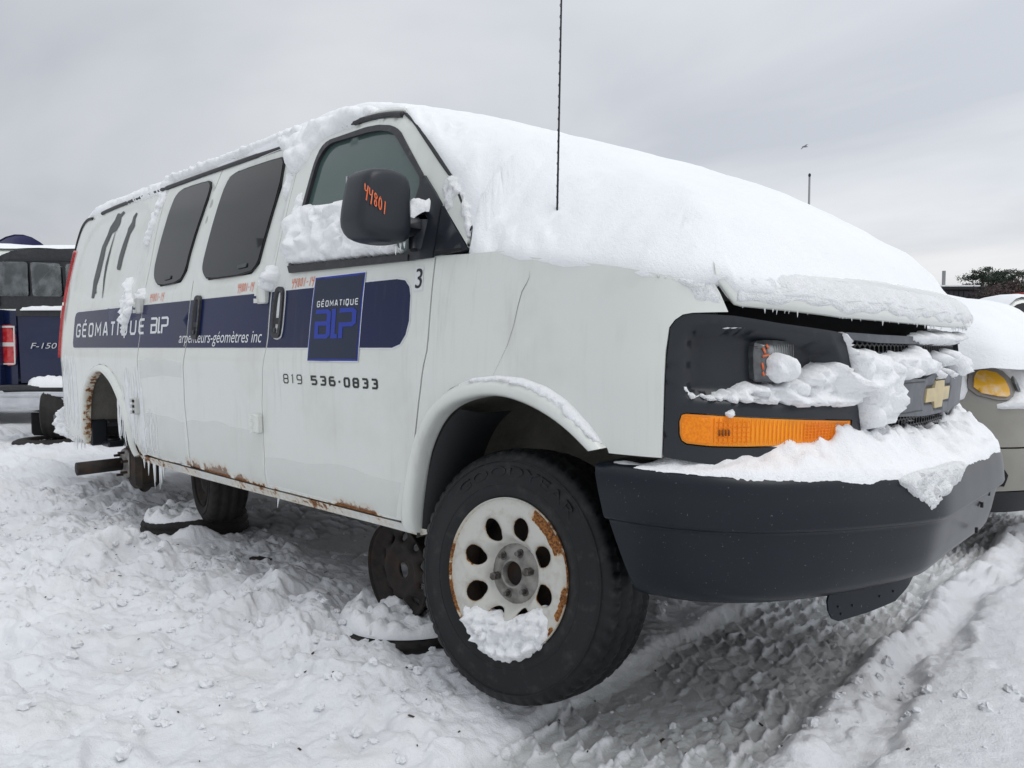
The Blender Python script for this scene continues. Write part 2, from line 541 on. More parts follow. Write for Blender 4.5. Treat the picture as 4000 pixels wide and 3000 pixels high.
# ------------------------------------------------------------------ the van: one swept skin (s along the plan outline, z up)
def catmull(P, n):
    P = np.array(P, float); Q = np.vstack([2 * P[0] - P[1], P, 2 * P[-1] - P[-2]]); out = []
    for i in range(len(P) - 1):
        p0, p1, p2, p3 = Q[i:i + 4]
        d = [max(np.linalg.norm(b - a), 1e-6) ** .5 for a, b in ((p0, p1), (p1, p2), (p2, p3))]
        t0 = 0; t1 = d[0]; t2 = t1 + d[1]; t3 = t2 + d[2]
        for t in np.linspace(t1, t2, n, endpoint=False):
            A1 = (t1 - t) / (t1 - t0) * p0 + (t - t0) / (t1 - t0) * p1
            A2 = (t2 - t) / (t2 - t1) * p1 + (t - t1) / (t2 - t1) * p2
            A3 = (t3 - t) / (t3 - t2) * p2 + (t - t2) / (t3 - t2) * p3
            B1 = (t2 - t) / (t2 - t0) * A1 + (t - t0) / (t2 - t0) * A2
            B2 = (t3 - t) / (t3 - t1) * A2 + (t - t1) / (t3 - t1) * A3
            out.append((t2 - t) / (t2 - t1) * B1 + (t - t1) / (t2 - t1) * B2)
    out.append(P[-1])
    return np.array(out)

class Plan:
    def __init__(self, pts, x0):
        C = catmull(pts, 40); M = C[::-1][1:] * [1, -1]
        C = np.vstack([C, M])
        d = np.r_[0, np.cumsum(np.linalg.norm(np.diff(C, axis=0), axis=1))]
        i = np.argmin(abs(C[:, 0] - x0) + (C[:, 1] > 0) * 9)
        self.s = d - d[i] + C[i, 0]; self.C = C
        T = np.gradient(C, axis=0); T /= np.linalg.norm(T, axis=1)[:, None]
        self.N = np.c_[T[:, 1], -T[:, 0]]
        self.mid = self.s[len(self.s) // 2]
    def at(self, s):
        s = np.asarray(s, float)
        p = np.stack([np.interp(s, self.s, self.C[:, k]) for k in (0, 1)], -1)
        n = np.stack([np.interp(s, self.s, self.N[:, k]) for k in (0, 1)], -1)
        return p, n / np.linalg.norm(n, axis=-1, keepdims=True)

PL = Plan([(-4.75, 0.0), (-4.748, -.4), (-4.735, -.66), (-4.70, -.80), (-4.64, -.868), (-4.55, -.913), (-4.40, -.958), (-4.2, -.992), (-4.0, -1.0),
           (-3, -1.0), (-1, -1.0), (.30, -1.0), (.42, -.999), (.52, -.985), (.60, -.945), (.68, -.855), (.75, -.735), (.80, -.61), (.838, -.46),
           (.862, -.28), (.872, -.1), (.875, 0.0)], -1.0)
PB = Plan([(-.2, -1.0), (.1, -1.02), (.35, -1.03), (.50, -1.02), (.62, -.98), (.74, -.885), (.845, -.73), (.925, -.56), (.975, -.43), (.992, -.36), (.996, -.2),
           (.995, -.08), (.995, 0.0)], .1)
MID = float(PL.mid); MIDB = float(PB.mid); S0 = float(PL.s[0])
DZ = np.array([(.30, -.10), (.44, -.05), (.47, -.03), (.5, -.016), (.56, -.004), (.64, .0), (.80, .004), (.95, .008), (1.03, .014), (1.08, .010),
               (1.2, .0), (1.3, -.010), (1.4, -.024), (1.55, -.050), (1.7, -.080), (1.85, -.115), (1.95, -.145), (2.02, -.172), (2.08, -.21)])
_zz = np.linspace(.30, 2.08, 400)
_dd = np.interp(_zz, DZ[:, 0], DZ[:, 1])
_dd = np.convolve(np.pad(_dd, 9, mode='edge'), np.ones(19) / 19, 'valid')

def dz(z): return np.interp(z, _zz, _dd)

def S(q, off=0.):
    """(s, z) -> body skin"""
    q = np.asarray(q, float).reshape(-1, 2)
    p, n = PL.at(q[:, 0])
    xy = p + n * (dz(q[:, 1]) + off)[:, None] if np.ndim(off) else p + n * (dz(q[:, 1]) + off)[:, None]
    return np.c_[xy, q[:, 1]]

def SB(q, off=0.):
    """(s, z) -> bumper face"""
    q = np.asarray(q, float).reshape(-1, 2)
    p, n = PB.at(q[:, 0])
    o = np.broadcast_to(np.asarray(off, float), (len(q),))
    return np.c_[p + n * o[:, None], q[:, 1]]

def mir(poly, mid=None):
    mid = MID if mid is None else mid
    return [(2 * mid - s, z) for s, z in poly][::-1]

def panel(name, outline, mat, parent, holes=(), step=.045, lstep=None, off=0., thick=.018, mp=S, dep=(), wear=None, offf=None, kind=None, inner=None):
    """sheet-metal panel on a mapped surface with a returned flange; dep = (loop, depth, width) pressings"""
    loops = []
    for (l, d, w) in dep:
        l = np.asarray(l, float); loops += [l, offset_loop(resample(l, w), w)]
    P, T, L0 = cdt(outline, holes, step, loops, lstep or step)
    o = np.full(len(P), float(off))
    for (l, d, w) in dep:
        ins = inpoly(P, l); ds = segdist(P, [l])
        o -= np.where(ins, sst(0, w, ds) * d, 0)
    if offf is not None: o = o + offf(P)
    V = mp(P, o)
    F = [tuple(t) for t in T]
    W = np.zeros(len(P)) if wear is None else wear(P)
    if thick:
        bd = border(T); ids = sorted({i for e in bd for i in e}); n = len(V); mapa = {i: n + k for k, i in enumerate(ids)}
        n2 = n + len(ids); mapb = {i: n2 + k for k, i in enumerate(ids)}
        r = .0025
        V = np.vstack([V, mp(P[ids], o[ids] - 0.), mp(P[ids], o[ids] - thick)])
        W = np.r_[W, W[ids], W[ids]]
        F += [(mapa[a], mapb[a], mapb[b], mapa[b]) for a, b in bd]
    ob = mk(name, V, F, mat, parent, True, W)
    if kind: ob['kind'] = kind
    return ob

def relief(name, outline, mp, T0, parent=None, mat=None, step=.014, rad=.03, base=-.004, nz=(18, .5), lump=None, seed=0, holes=(), power=.5, edge_jit=.0, thf=None):
    """a pad of snow stuck to a mapped surface"""
    mat = M_snow_rough if mat in (None, M_snow) else mat
    O = resample(outline, step)
    if edge_jit:
        n = fbm(O[:, 0] * 38, O[:, 1] * 38, 3, seed + 5)
        O = offset_loop(O, 0) + (offset_loop(O, 1) - offset_loop(O, 0)) * (n * edge_jit)[:, None]
    P, T, L0 = cdt(O, holes, step, (), step, jit=.25)
    d = segdist(P, L0)
    u = np.clip(d / rad, 0, 1)
    prof = (1 - (1 - u) ** 2) ** power
    wq = P + .35 / nz[0] * np.stack([fbm(P[:, 0] * nz[0], P[:, 1] * nz[0], 2, seed + 21), fbm(P[:, 0] * nz[0] + 7, P[:, 1] * nz[0], 2, seed + 23)], 1)
    n = billow(wq[:, 0] * nz[0], wq[:, 1] * nz[0], 2, seed)
    fine = fbm(P[:, 0] * nz[0] * 2.2, P[:, 1] * nz[0] * 2.2, 2, seed + 9)
    th = T0 * prof * (1 - nz[1] + nz[1] * n * 1.5 + .16 * fine)
    if lump:
        th += lump[1] * np.sqrt(u) * lumps(P[:, 0] * lump[0], P[:, 1] * lump[0], seed + 3, .75, .3, .75)
    if thf is not None: th = th * thf(P)
    V = mp(P, base + th)
    F = [tuple(t) for t in T]
    bd = border(T); ids = sorted({i for e in bd for i in e}); n0 = len(V); m = {i: n0 + k for k, i in enumerate(ids)}
    V = np.vstack([V, mp(P[ids], np.full(len(ids), base - .012))])
    F += [(a, m[a], m[b], b) for a, b in bd]
    return mk(name, V, F, mat, parent, True)

van = empty('panel_van', (-1.7, 0, .05))
tag(van, 'white panel van raised on wheels with navy stripe and lettering, snow on its windscreen', 'van')
VP = van.location.copy()
_mk0 = mk
ORG = {van: np.array(VP)}                       # world origin of the things whose parts are written in world coordinates
def mk(name, verts, faces, mat, parent=None, smooth=True, wear=None):
    V = np.asarray([tuple(v) for v in verts], np.float64).reshape(-1, 3)
    if parent is None:
        c = np.array([(V[:, 0].min() + V[:, 0].max()) / 2, (V[:, 1].min() + V[:, 1].max()) / 2, V[:, 2].min()])
        o = _mk0(name, V - c, faces, mat, None, smooth, wear)
        o.location = c
    elif parent in ORG:
        o = _mk0(name, V - ORG[parent], faces, mat, parent, smooth, wear)
        ORG[o] = ORG[parent]
    else:
        o = _mk0(name, V, faces, mat, parent, smooth, wear)
    return o

# --- traced outlines (s, z), metres
W1 = [(-1.534, 1.949), (-1.499, 1.934), (-1.481, 1.91), (-1.464, 1.798), (-1.529, 1.527), (-1.544, 1.467), (-1.608, 1.426), (-2.036, 1.426), (-2.093, 1.46),
      (-2.118, 1.493), (-2.112, 1.557), (-2.051, 1.86), (-2.016, 1.935), (-1.94, 1.952)]
W2 = [(-2.273, 1.958), (-2.23, 1.943), (-2.206, 1.912), (-2.207, 1.845), (-2.288, 1.596), (-2.304, 1.493), (-2.362, 1.435), (-2.623, 1.428), (-2.701, 1.466),
      (-2.726, 1.503), (-2.733, 1.575), (-2.67, 1.905), (-2.637, 1.947), (-2.566, 1.963)]
FW_OUT = [(-1.276, 1.432), (-1.247, 1.408), (-.470, 1.395), (-.474, 1.426), (-.468, 1.581), (-.456, 1.682), (-.651, 1.885), (-.71, 1.916), (-.797, 1.937), (-.881, 1.946), (-1.146, 1.946), (-1.188, 1.924),
          (-1.208, 1.873), (-1.237, 1.686)]
FW_GLS = [(-1.255, 1.437), (-.487, 1.420), (-.501, 1.543), (-.468, 1.672), (-.660, 1.86), (-.704, 1.889), (-.772, 1.909), (-.857, 1.920), (-1.112, 1.928),
          (-1.155, 1.911), (-1.187, 1.869), (-1.216, 1.684)]
FA_OUT = [(-.517, .501), (-.483, .608), (-.443, .727), (-.41, .805), (-.36, .883), (-.303, .931), (-.233, .972), (-.141, 1.003), (-.043, 1.015), (.053, 1.013),
          (.143, .996), (.222, .965), (.292, .912), (.343, .867), (.372, .840)]
FA_IN = [(-.432, .470), (-.423, .559), (-.397, .671), (-.365, .772), (-.298, .869), (-.223, .918), (-.145, .943), (-.06, .957), (.021, .956), (.103, .939),
         (.18, .912), (.254, .875), (.324, .827)]
RA_OUT = [(-3.885, .50), (-3.870, .626), (-3.837, .74), (-3.773, .863), (-3.698, .935), (-3.583, .981), (-3.459, 1.001), (-3.349, .992), (-3.252, .952), (-3.156, .878),
          (-3.085, .81), (-3.035, .713), (-2.985, .60), (-2.955, .484)]
RA_IN = [(-3.80, .47), (-3.775, .636), (-3.735, .783), (-3.672, .86), (-3.59, .915), (-3.495, .949), (-3.399, .952), (-3.312, .918), (-3.228, .875), (-3.149, .808),
         (-3.077, .71), (-3.022, .626), (-2.998, .54), (-2.98, .47)]
SEAM2 = [(-2.238, .50), (-2.225, .616), (-2.252, .824), (-2.243, 1.0), (-2.205, 1.12), (-2.197, 1.369), (-2.195, 1.579), (-2.172, 1.789), (-2.13, 1.99)]
SEAM3 = [(-2.822, .50), (-2.858, .626), (-2.872, .845), (-2.845, 1.05), (-2.815, 1.2), (-2.82, 1.40), (-2.80, 1.55), (-2.80, 1.75), (-2.80, 1.99)]
SEAM1 = [(-1.467, .49), (-1.450, .62), (-1.452, .858), (-1.433, .998), (-1.415, 1.06), (-1.394, 1.12), (-1.393, 1.30), (-1.390, 1.458), (-1.367, 1.629), (-1.345, 1.875), (-1.345, 1.965)]
SEAMF = [(-.521, .497), (-.5, .586), (-.467, .686), (-.425, .79), (-.40, .913), (-.372, 1.021), (-.353, 1.09), (-.350, 1.135), (-.345, 1.391)]
def shift(l, d): return [(s + d, z) for s, z in l]
G_ = .0042

def rustline(zr, spots):
    """rust creeping up from a lower edge; spots = (s0, s1, strength, height)"""
    def f(P):
        w = np.zeros(len(P))
        for s0, s1, st, h in spots:
            m = sst(s0 - .03, s0 + .03, P[:, 0]) * (1 - sst(s1 - .03, s1 + .03, P[:, 0]))
            w = np.maximum(w, m * st * (1 - sst(0, h, P[:, 1] - zr)))
        return w
    return f

FW_OUT = [tuple(p) for p in smooth_loop(resample(FW_OUT, .07), 1)]
FW_GLS = [tuple(p) for p in smooth_loop(resample(FW_GLS, .07), 1)]
# dark inner shell that shows through the gaps
inner_out = [(-4.40, .60), (-3.88, .62)] + RA_OUT[2:-2] + [(-2.9, .50), (-.55, .50)] + FA_OUT[1:-1] + [(.40, .85), (.52, .85), (.52, 1.25), (0, 1.34), (-.2, 1.38), (-.34, 1.55), (-.62, 1.93), (-.80, 1.96), (-4.0, 1.97), (-4.2, 1.5)]
panel('inner_shell', inner_out, M_void, van, [FW_OUT, W1, W2], .05, off=-.013, thick=0)

# --- front door
fd = SEAM1[::-1] + [(-1.30, .492), (-.60, .494)] + SEAMF + [(-.33, 1.55), (-.325, 1.614), (-.304, 1.645), (-.369, 1.704), (-.584, 1.905), (-.640, 1.945), (-.713, 1.962), (-1.0, 1.975)]
front_door = panel('front_door', fd, M_white, van, [FW_OUT], .035, .03, wear=rustline(.492, [(-.95, -.66, .84, .06), (-1.44, -1.36, .62, .04), (-1.3, -.6, .50, .03)]))
front_door['label'] = 'passenger front door with phone number and square blue logo decal'
panel('window_trim', FW_OUT, M_trim, front_door, [FW_GLS], .03, .02, off=.006, thick=.03)
panel('window_glass', [(s, z) for s, z in offset_loop(FW_GLS, -.004)], M_glass_front, front_door, (), .06, off=-.010, thick=0)
MPL = [(-.449, 1.683), (-.38, 1.615), (-.338, 1.569), (-.346, 1.394), (-.466, 1.392), (-.470, 1.426), (-.464, 1.581), (-.452, 1.676)]
panel('mirror_plate', MPL, M_dark, front_door, (), .04, off=.010, thick=.03)
panel('belt_strip', [(-1.268, 1.436), (-1.246, 1.405), (-.472, 1.393), (-.472, 1.414)], M_trim, front_door, (), .04, off=.014, thick=.03)
# --- side doors
def door_press(w, dx0, dx1, z0):
    x0, x1 = min(p[0] for p in w) - dx0, max(p[0] for p in w) + dx1
    return smooth_loop([(x0, z0), (x1, z0), (x1 + .01, 1.60), (x1 + .055, 1.975), (x0 + .13, 1.98), (x0 + .03, 1.7)], 3)
sd1 = shift(SEAM2, G_)[::-1] + [(-2.0, .492), (-1.6, .491)] + shift(SEAM1, -G_) + [(-1.345, 1.99)]
side_front = panel('side_door', sd1, M_white, van, [W1], .032, .03, dep=[(door_press(W1, .065, .055, 1.392), .007, .016)],
                   wear=rustline(.49, [(-2.235, -2.12, .84, .11), (-2.1, -1.80, .70, .12), (-2.0, -1.82, .90, .11), (-1.78, -1.64, .76, .08), (-1.65, -1.47, .64, .05)]))
side_front['label'] = 'forward side cargo door with tall tinted window and rusty bottom edge'
sd2 = shift(SEAM3, G_)[::-1] + [(-2.6, .491)] + shift(SEAM2, -G_)
side_rear = panel('side_door', sd2, M_white, van, [W2], .032, .03, dep=[(door_press(W2, .055, .05, 1.392), .007, .016)],
                  wear=rustline(.49, [(-2.30, -2.235, .90, .11), (-2.8, -2.3, .50, .03)]))
side_rear['label'] = 'rearward side cargo door with narrower tinted window'
for w, d in ((W1, side_front), (W2, side_rear)):
    w = smooth_loop(w, 1)
    panel('window_glass', offset_loop(resample(w, .02), .006), M_glass_side, d, (), .06, off=.004, thick=.01)
    panel('window_seal', w, M_black, d, [offset_loop(resample(w, .02), .012)], .02, .02, off=.001, thick=.02)
    x0, x1 = (-1.72, -1.64) if d is side_front else (-2.55, -2.47)
    o = panel('window_latch', [(x0, 1.457), (x1, 1.461), (x1, 1.478), (x0, 1.474)], M_fig, d, (), .03, off=.010, thick=.005)
# --- rear quarter
rqo = shift(SEAM3, -G_)[::-1] + [(-2.90, .484)] + RA_OUT[::-1][1:] + [(-4.05, .47), (-4.20, .48), (-4.45, .52), (-4.70, .56)] + [(-4.70, 1.2), (-4.70, 1.6), (-4.62, 1.85), (-4.5, 1.97), (-4.2, 1.99)]
qp = smooth_loop([(-4.08, 1.395), (-4.13, 1.6), (-4.06, 1.80), (-3.90, 1.96), (-2.875, 1.968), (-2.875, 1.395)], 2)
quarter = panel('rear_quarter_panel', rqo, M_white, van, (), .035, .03, dep=[(qp, .008, .018)],
                wear=rustline(.47, [(-3.0, -2.90, .85, .13), (-3.98, -3.88, .7, .1)]))
def archwear(P):
    return .36 * (1 - sst(.0, .03, np.abs(P[:, 1] - .62))) + 0 * P[:, 0]
rl = panel('tail_lamp', [(-4.43, 1.03), (-4.43, 1.20), (-4.40, 1.55), (-4.33, 1.78), (-4.42, 1.78), (-4.60, 1.55), (-4.63, 1.03)], M_red, van, (), .04, off=.016, thick=.03)
panel('reversing_lens', [(-4.425, 1.31), (-4.41, 1.42), (-4.60, 1.42), (-4.62, 1.31)], M_clear, rl, (), .04, off=.019, thick=.01)
# --- rocker sill
panel('rocker_sill', [(-2.97, .484), (-2.94, .445), (-2.3, .438), (-1.63, .442), (-.65, .452), (-.46, .452), (-.40, .47), (-.40, .486), (-1.6, .481), (-2.3, .482)], M_white, van, (), .03, off=-.004, thick=.02,
      wear=lambda P: .42 + .28 * perlin(P[:, 0] * 4, P[:, 1] * 4, 3))
# --- fender
fe = shift(SEAMF, .0075) + [(-.342, 1.399), (-.183, 1.392), (-.038, 1.388), (.089, 1.358), (.244, 1.334), (.384, 1.31), (.468, 1.292), (.543, 1.275), (.60, 1.268), (.640, 1.272), (.663, 1.234), (.683, 1.187),
      (.595, 1.185), (.573, 1.181), (.554, 1.168), (.541, 1.150), (.534, 1.092), (.526, .827), (.378, .826)] + FA_OUT[::-1][:-1] + [(-.517, .497)]
fender = panel('front_fender', fe, M_white, van, (), .035, .025, wear=lambda P: np.zeros(len(P)))
AP = [(-.322, 1.616), (-.302, 1.643), (-.220, 1.561), (-.212, 1.498), (-.19, 1.416), (-.182, 1.410), (-.326, 1.560)]
panel('windscreen_pillar', AP, M_white, van, (), .04, off=.003, thick=.03)
panel('fender_corner_trim', [(-.330, 1.563), (-.190, 1.412), (-.2, 1.402), (-.338, 1.397), (-.342, 1.404)], M_dark, van, (), .04, off=.008, thick=.03)
panel('cowl_slot', [(-.336, 1.401), (-.205, 1.404), (-.21, 1.412), (-.335, 1.414)], M_void, van, (), .04, off=.0095, thick=0)
# crack in the fender paint
def ribbon(pts, w, taper=False):
    P = np.asarray(pts, float); n = len(P)
    T = np.gradient(P, axis=0); T /= np.maximum(np.linalg.norm(T, axis=1), 1e-9)[:, None]
    Nn = np.c_[-T[:, 1], T[:, 0]]
    ww = np.full(n, w / 2.) if not taper else np.interp(np.linspace(0, 1, n), [0, .15, .6, 1], [.2, 1, .5, .2]) * w / 2
    # mitre
    V = np.vstack([P + Nn * ww[:, None], P - Nn * ww[:, None]])
    return V, [(i, n + i, n + i + 1, i + 1) for i in range(n - 1)]
crk = resample([(.083, 1.318), (.084, 1.300), (.076, 1.285), (.060, 1.262), (.049, 1.225), (.036, 1.165), (.014, 1.105), (-.02, 1.048), (-.045, 1.01)], .01, False)
V, F = ribbon(crk, .0016, True)
mk('paint_crack', S(V, .0012), F, M_ink, fender, False)

# pale sheets over the lower doors: frozen film with its snow reflections painted in
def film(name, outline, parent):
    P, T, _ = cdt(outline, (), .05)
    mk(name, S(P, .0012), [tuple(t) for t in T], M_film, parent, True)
wv_ = lambda s0, s1, z, a, n=14, k=1.: [(s, z + a * math.sin(s * 9 * k) + .5 * a * math.sin(s * 23 * k + 1)) for s in np.linspace(s0, s1, n)]
film('film_reflection', [(-2.83, .51), (-2.245, .505)] + wv_(-2.262, -2.83, .735, .008), side_rear)
film('film_reflection', [(-2.225, .505), (-1.475, .502)] + wv_(-1.458, -2.235, .742, .009), side_front)
film('film_reflection', [(-2.82, .93), (-2.50, .955), (-2.265, .948)] + wv_(-2.262, -2.84, 1.035, .007), side_rear)
film('film_reflection', [(-1.44, .51), (-.55, .505)] + wv_(-.50, -1.445, .640, .012, 18, .6), front_door)

# --- wheel-arch lips (raised, rolled edge)
def arch_lip(name, out, inn, prof, mat, wearv=0.):
    A = resample(smooth_line(out, 2), .03, False); B = smooth_line(inn, 2)
    k = len(A)
    tb = np.r_[0, np.cumsum(np.linalg.norm(np.diff(B, axis=0), axis=1))]; tb /= tb[-1]
    ta = np.r_[0, np.cumsum(np.linalg.norm(np.diff(A, axis=0), axis=1))]; ta /= ta[-1]
    B = np.stack([np.interp(ta, tb, B[:, i]) for i in (0, 1)], 1)
    V = []; F = []; W = []
    m = len(prof)
    for (u, o) in prof:
        V.append(S(A + (B - A) * u, np.full(k, o))); W.append(np.full(k, wearv * max(u - .5, 0) * 2))
    V = np.vstack(V); W = np.concatenate(W)
    for j in range(m - 1):
        for i in range(k - 1):
            F.append((j * k + i, (j + 1) * k + i, (j + 1) * k + i + 1, j * k + i + 1))
    return mk(name, V, F, mat, van, True, W)
lip = [(0, -.001), (.04, .006), (.15, .017), (.35, .030), (.6, .035), (.82, .030), (.95, .018), (1., .0), (1.02, -.03)]
arch_lip('wheel_arch_lip', FA_OUT, FA_IN, lip, M_white, .1)
arch_lip('wheel_arch_lip', RA_OUT, RA_IN, [(u, o * .8) for u, o in lip], M_white, .55)

# --- wheel wells: dark liners behind the arches
def well(name, inn, depth, mat):
    A = resample(smooth_line(inn, 2), .05, False); k = len(A)
    c = A.mean(0)
    V = []; F = []
    yy = np.linspace(-.975, -depth, 7)
    for y in yy:
        Q = c + (A - c) * 1.06
        rib = .006 * np.sin(A[:, 0] * 40) if 0 else 0
        V.append(np.c_[Q[:, 0], np.full(k, y), Q[:, 1] + rib])
    V = np.vstack(V)
    for j in range(len(yy) - 1):
        for i in range(k - 1): F.append((j * k + i, j * k + i + 1, (j + 1) * k + i + 1, (j + 1) * k + i))
    n = len(V)
    V = np.vstack([V, [[c[0], -depth, inn[0][1] - .02]]])
    F += [((len(yy) - 1) * k + i, (len(yy) - 1) * k + i + 1, n) for i in range(k - 1)]
    return mk(name, V, F, mat, van, True)
well('wheel_well_liner', FA_IN, .52, M_liner)
well('wheel_well_liner', RA_IN[1:-1], .50, M_liner)
# splash-guard strip behind the front wheel
gp = np.array([(-.405, .49), (-.395, .58), (-.372, .68), (-.338, .772), (-.278, .860), (-.215, .905)]); gpl = smooth_line(gp, 2)
V = np.vstack([np.c_[gpl[:, 0] - .004, np.full(len(gpl), -.985), gpl[:, 1]], np.c_[gpl[:, 0] + .045, np.full(len(gpl), -.93), gpl[:, 1] - .012], np.c_[gpl[:, 0] + .05, np.full(len(gpl), -.80), gpl[:, 1] - .012]])
k = len(gpl)
mk('splash_guard', V, [(j * k + i, j * k + i + 1, (j + 1) * k + i + 1, (j + 1) * k + i) for j in (0, 1) for i in range(k - 1)], M_black, van)
rs = MB().box((-3.80, -.925, .545), (.035, .10, .17), .01).box((-3.74, -.86, .47), (.14, .10, .035), .01)
rs.build('mud_flap_bracket', M_dark, van)

# --- underbody, frame, far side, rear
ub = MB()
ub.box((-1.95, 0, .57), (5.1, 1.0, .12), .03)
ub.box((-1.70, 0, .53), (2.35, 1.84, .07), .02)
ub.box((-4.28, 0, .64), (.74, 1.68, .10), .03)
for y in (-.42, .42):
    ub.box((-1.95, y, .47), (5.2, .09, .13), .01)
ub.box((-3.43, 0, .40), (.16, 1.62, .13), .05)
ub.tube([(-3.43, -.80, .39), (-3.43, .80, .39)], .06, 10)
ub.box((.0, 0, .38), (.12, 1.5, .07), .02)
ub.box((.30, 0, .48), (.5, 1.1, .16), .03)
ub.tube([(-3.05, -.62, .60), (-3.40, -.62, .44), (-3.85, -.62, .58)], .03, 6)
ub.tube([(-3.2, -.55, .80), (-3.5, -.58, .42)], .025, 6)
ub.build('underbody', M_under, van)
left = [(-4.6, .55), (-3.9, .55)] + [(s, z) for s, z in RA_OUT[1:-1]] + [(-2.9, .47), (-.55, .47)] + FA_OUT[1:] + [(.53, .83), (.54, 1.18), (.64, 1.27), (.0, 1.38), (-.2, 1.41), (-.62, 1.93), (-.8, 1.98), (-4.2, 1.98), (-4.5, 1.9)]
panel('left_body_side', mir(left), M_white, van, [mir(FW_OUT), mir(W1)], .12, thick=.02)
panel('window_glass', mir(FW_OUT), M_glass_front, van, (), .12, off=-.01, thick=0)
panel('window_glass', mir(W1), M_glass_side, van, (), .12, off=-.01, thick=0)
for sg in (0, 1):
    rd = [(S0 + .004, .60), (-4.71, .60), (-4.71, 1.60), (-4.64, 1.88), (-4.72, 1.98), (S0 + .004, 1.99)]
    if sg: rd = [(2 * S0 - 0 - s if 0 else s, z) for s, z in rd]
    P = np.array(rd)
    if sg:
        me_map = lambda q, o=0.: S(q, o) * np.array([1, -1, 1])
        panel('rear_door', P, M_white, van, (), .12, thick=.02, mp=lambda q, o=0.: S(q, o)[:, :] * [1, -1, 1])
    else:
        panel('rear_door', P, M_white, van, (), .12, thick=.02)
rb = MB().box((-4.66, 0, .58), (.34, 1.86, .15), .06)
rb.build('rear_bumper', M_dark, van)
# roof skin
rx = np.linspace(-4.60, -.60, 44); ry = np.linspace(-1, 1, 21)
V = []; F = []
for x in rx:
    edge = np.interp(x, [-4.60, -4.5, -4.4, -4.2], [.70, .745, .775, .835]) - .12 * sst(-.85, -.60, x)
    z0 = 1.985 - .05 * sst(-4.0, -4.6, x) - .13 * sst(-1.0, -.60, x)
    for u in ry:
        V.append((x, edge * u, z0 + .085 * (1 - abs(u) ** 2.6)))
for i in range(len(rx) - 1):
    for j in range(len(ry) - 1): F.append((i * 21 + j, (i + 1) * 21 + j, (i + 1) * 21 + j + 1, i * 21 + j + 1))
mk('roof', V, F, M_white, van)
rail = [(-3.86, 1.985), (-3.80, 1.992), (-3.4, 2.002), (-2.7, 2.004), (-1.6, 1.996), (-1.1, 1.990), (-.86, 1.982), (-.74, 1.965), (-.655, 1.945)]
rl_ = resample(smooth_line(rail, 2), .05, False)
MB().tube(S(rl_, .004), .0115, 8).build('drip_rail', M_trim, van, True)
rl2 = rl_ + [0, .017]
MB().tube(S(rl2, -.002), .010, 6).build('roof_edge', M_white, van, True)
# windscreen: dark glass under the snow, gasket along the pillar
ws = [(-.302, 1.643), (-.369, 1.704), (-.48, 1.808), (-.584, 1.905), (-.655, 1.950)]
wl_ = [(-.180, 1.42), (-.22, 1.561)]
Lft = S(wl_ + ws, -.02); Rgt = Lft * [1, -1, 1]
V = []; F = []
for a, b in zip(Lft, Rgt):
    for u in np.linspace(0, 1, 13):
        p = a + (b - a) * u; V.append(p + np.array([.08, 0, -.02]) * (1 - (2 * u - 1) ** 2))
for i in range(len(Lft) - 1):
    for j in range(12): F.append((i * 13 + j, (i + 1) * 13 + j, (i + 1) * 13 + j + 1, i * 13 + j + 1))
mk('windscreen', V, F, M_glass_front, van)
gk = resample(smooth_line([(-.185, 1.462), (-.235, 1.545), (-.302, 1.640), (-.369, 1.700), (-.48, 1.805), (-.584, 1.902), (-.650, 1.945)], 1), .04, False)
V = np.vstack([S(gk, .004), S(gk + [.006, .005], .003), S(gk + [.012, .010], -.02), S(gk, -.02)]); k = len(gk)
mk('windscreen_gasket', V, [(j * k + i, (j + 1) * k + i, (j + 1) * k + i + 1, j * k + i + 1) for j in range(3) for i in range(k - 1)], M_black, van)

# black seal on the rear edge of the roof side
MB().tube(S(smooth_line([(-4.53, 1.50), (-4.535, 1.70), (-4.50, 1.86), (-4.40, 1.955), (-4.2, 1.985), (-4.05, 1.975)], 2), .003), .010, 6).build('rear_seal', M_black, van, True)
# --- hood: rolled front edge and side edge on the plan curve
hs = np.r_[np.linspace(.650, .95, 20), np.linspace(.97, 2 * MID - .97, 40), np.linspace(2 * MID - .95, 2 * MID - .650, 20)]
def lipz(s):
    a = np.minimum(s, 2 * MID - s)
    return np.interp(a, [.65, .70, .83, 1.0, 1.25, 1.65], [1.272, 1.204, 1.194, 1.179, 1.171, 1.166])
def lipo(s):
    a = np.minimum(s, 2 * MID - s)
    return np.interp(a, [.65, .72, .9, 1.2, 1.65], [.000, .012, .030, .040, .044])
lz, lo = lipz(hs), lipo(hs)
prof = [(-.035, .006), (-.012, -.004), (.0, .0), (.004, .012), (.002, .035), (-.012, .065), (-.04, .095), (-.09, .122), (-.16, .145), (-.24, .165)]
V = []; F = []; k = len(hs)
for (o, h) in prof:
    p, n = PL.at(hs)
    fo = np.interp(np.minimum(hs, 2 * MID - hs), [.65, .70, .80], [.25, .8, 1.])
    top = np.interp(np.minimum(hs, 2 * MID - hs), [.65, .70, .80], [.35, .8, 1.])
    q = p + n * (lo + o * fo)[:, None]
    V.append(np.c_[q, lz + h * top])
V = np.vstack(V)
for j in range(len(prof) - 1):
    for i in range(k - 1): F.append((j * k + i, (j + 1) * k + i, (j + 1) * k + i + 1, j * k + i + 1))
F = [f[::-1] for f in F]
base = (len(prof) - 1) * k
n0 = len(V)
V = np.vstack([V, [(-.16, .86, 1.42), (-.16, -.86, 1.42)]])
F.append(tuple([base + i for i in range(k)] + [n0, n0 + 1]))
mk('hood', V, F, M_white, van)
hoodlip = np.c_[(lambda p, n: p + n * (lo)[:, None])(*PL.at(hs)), lz]

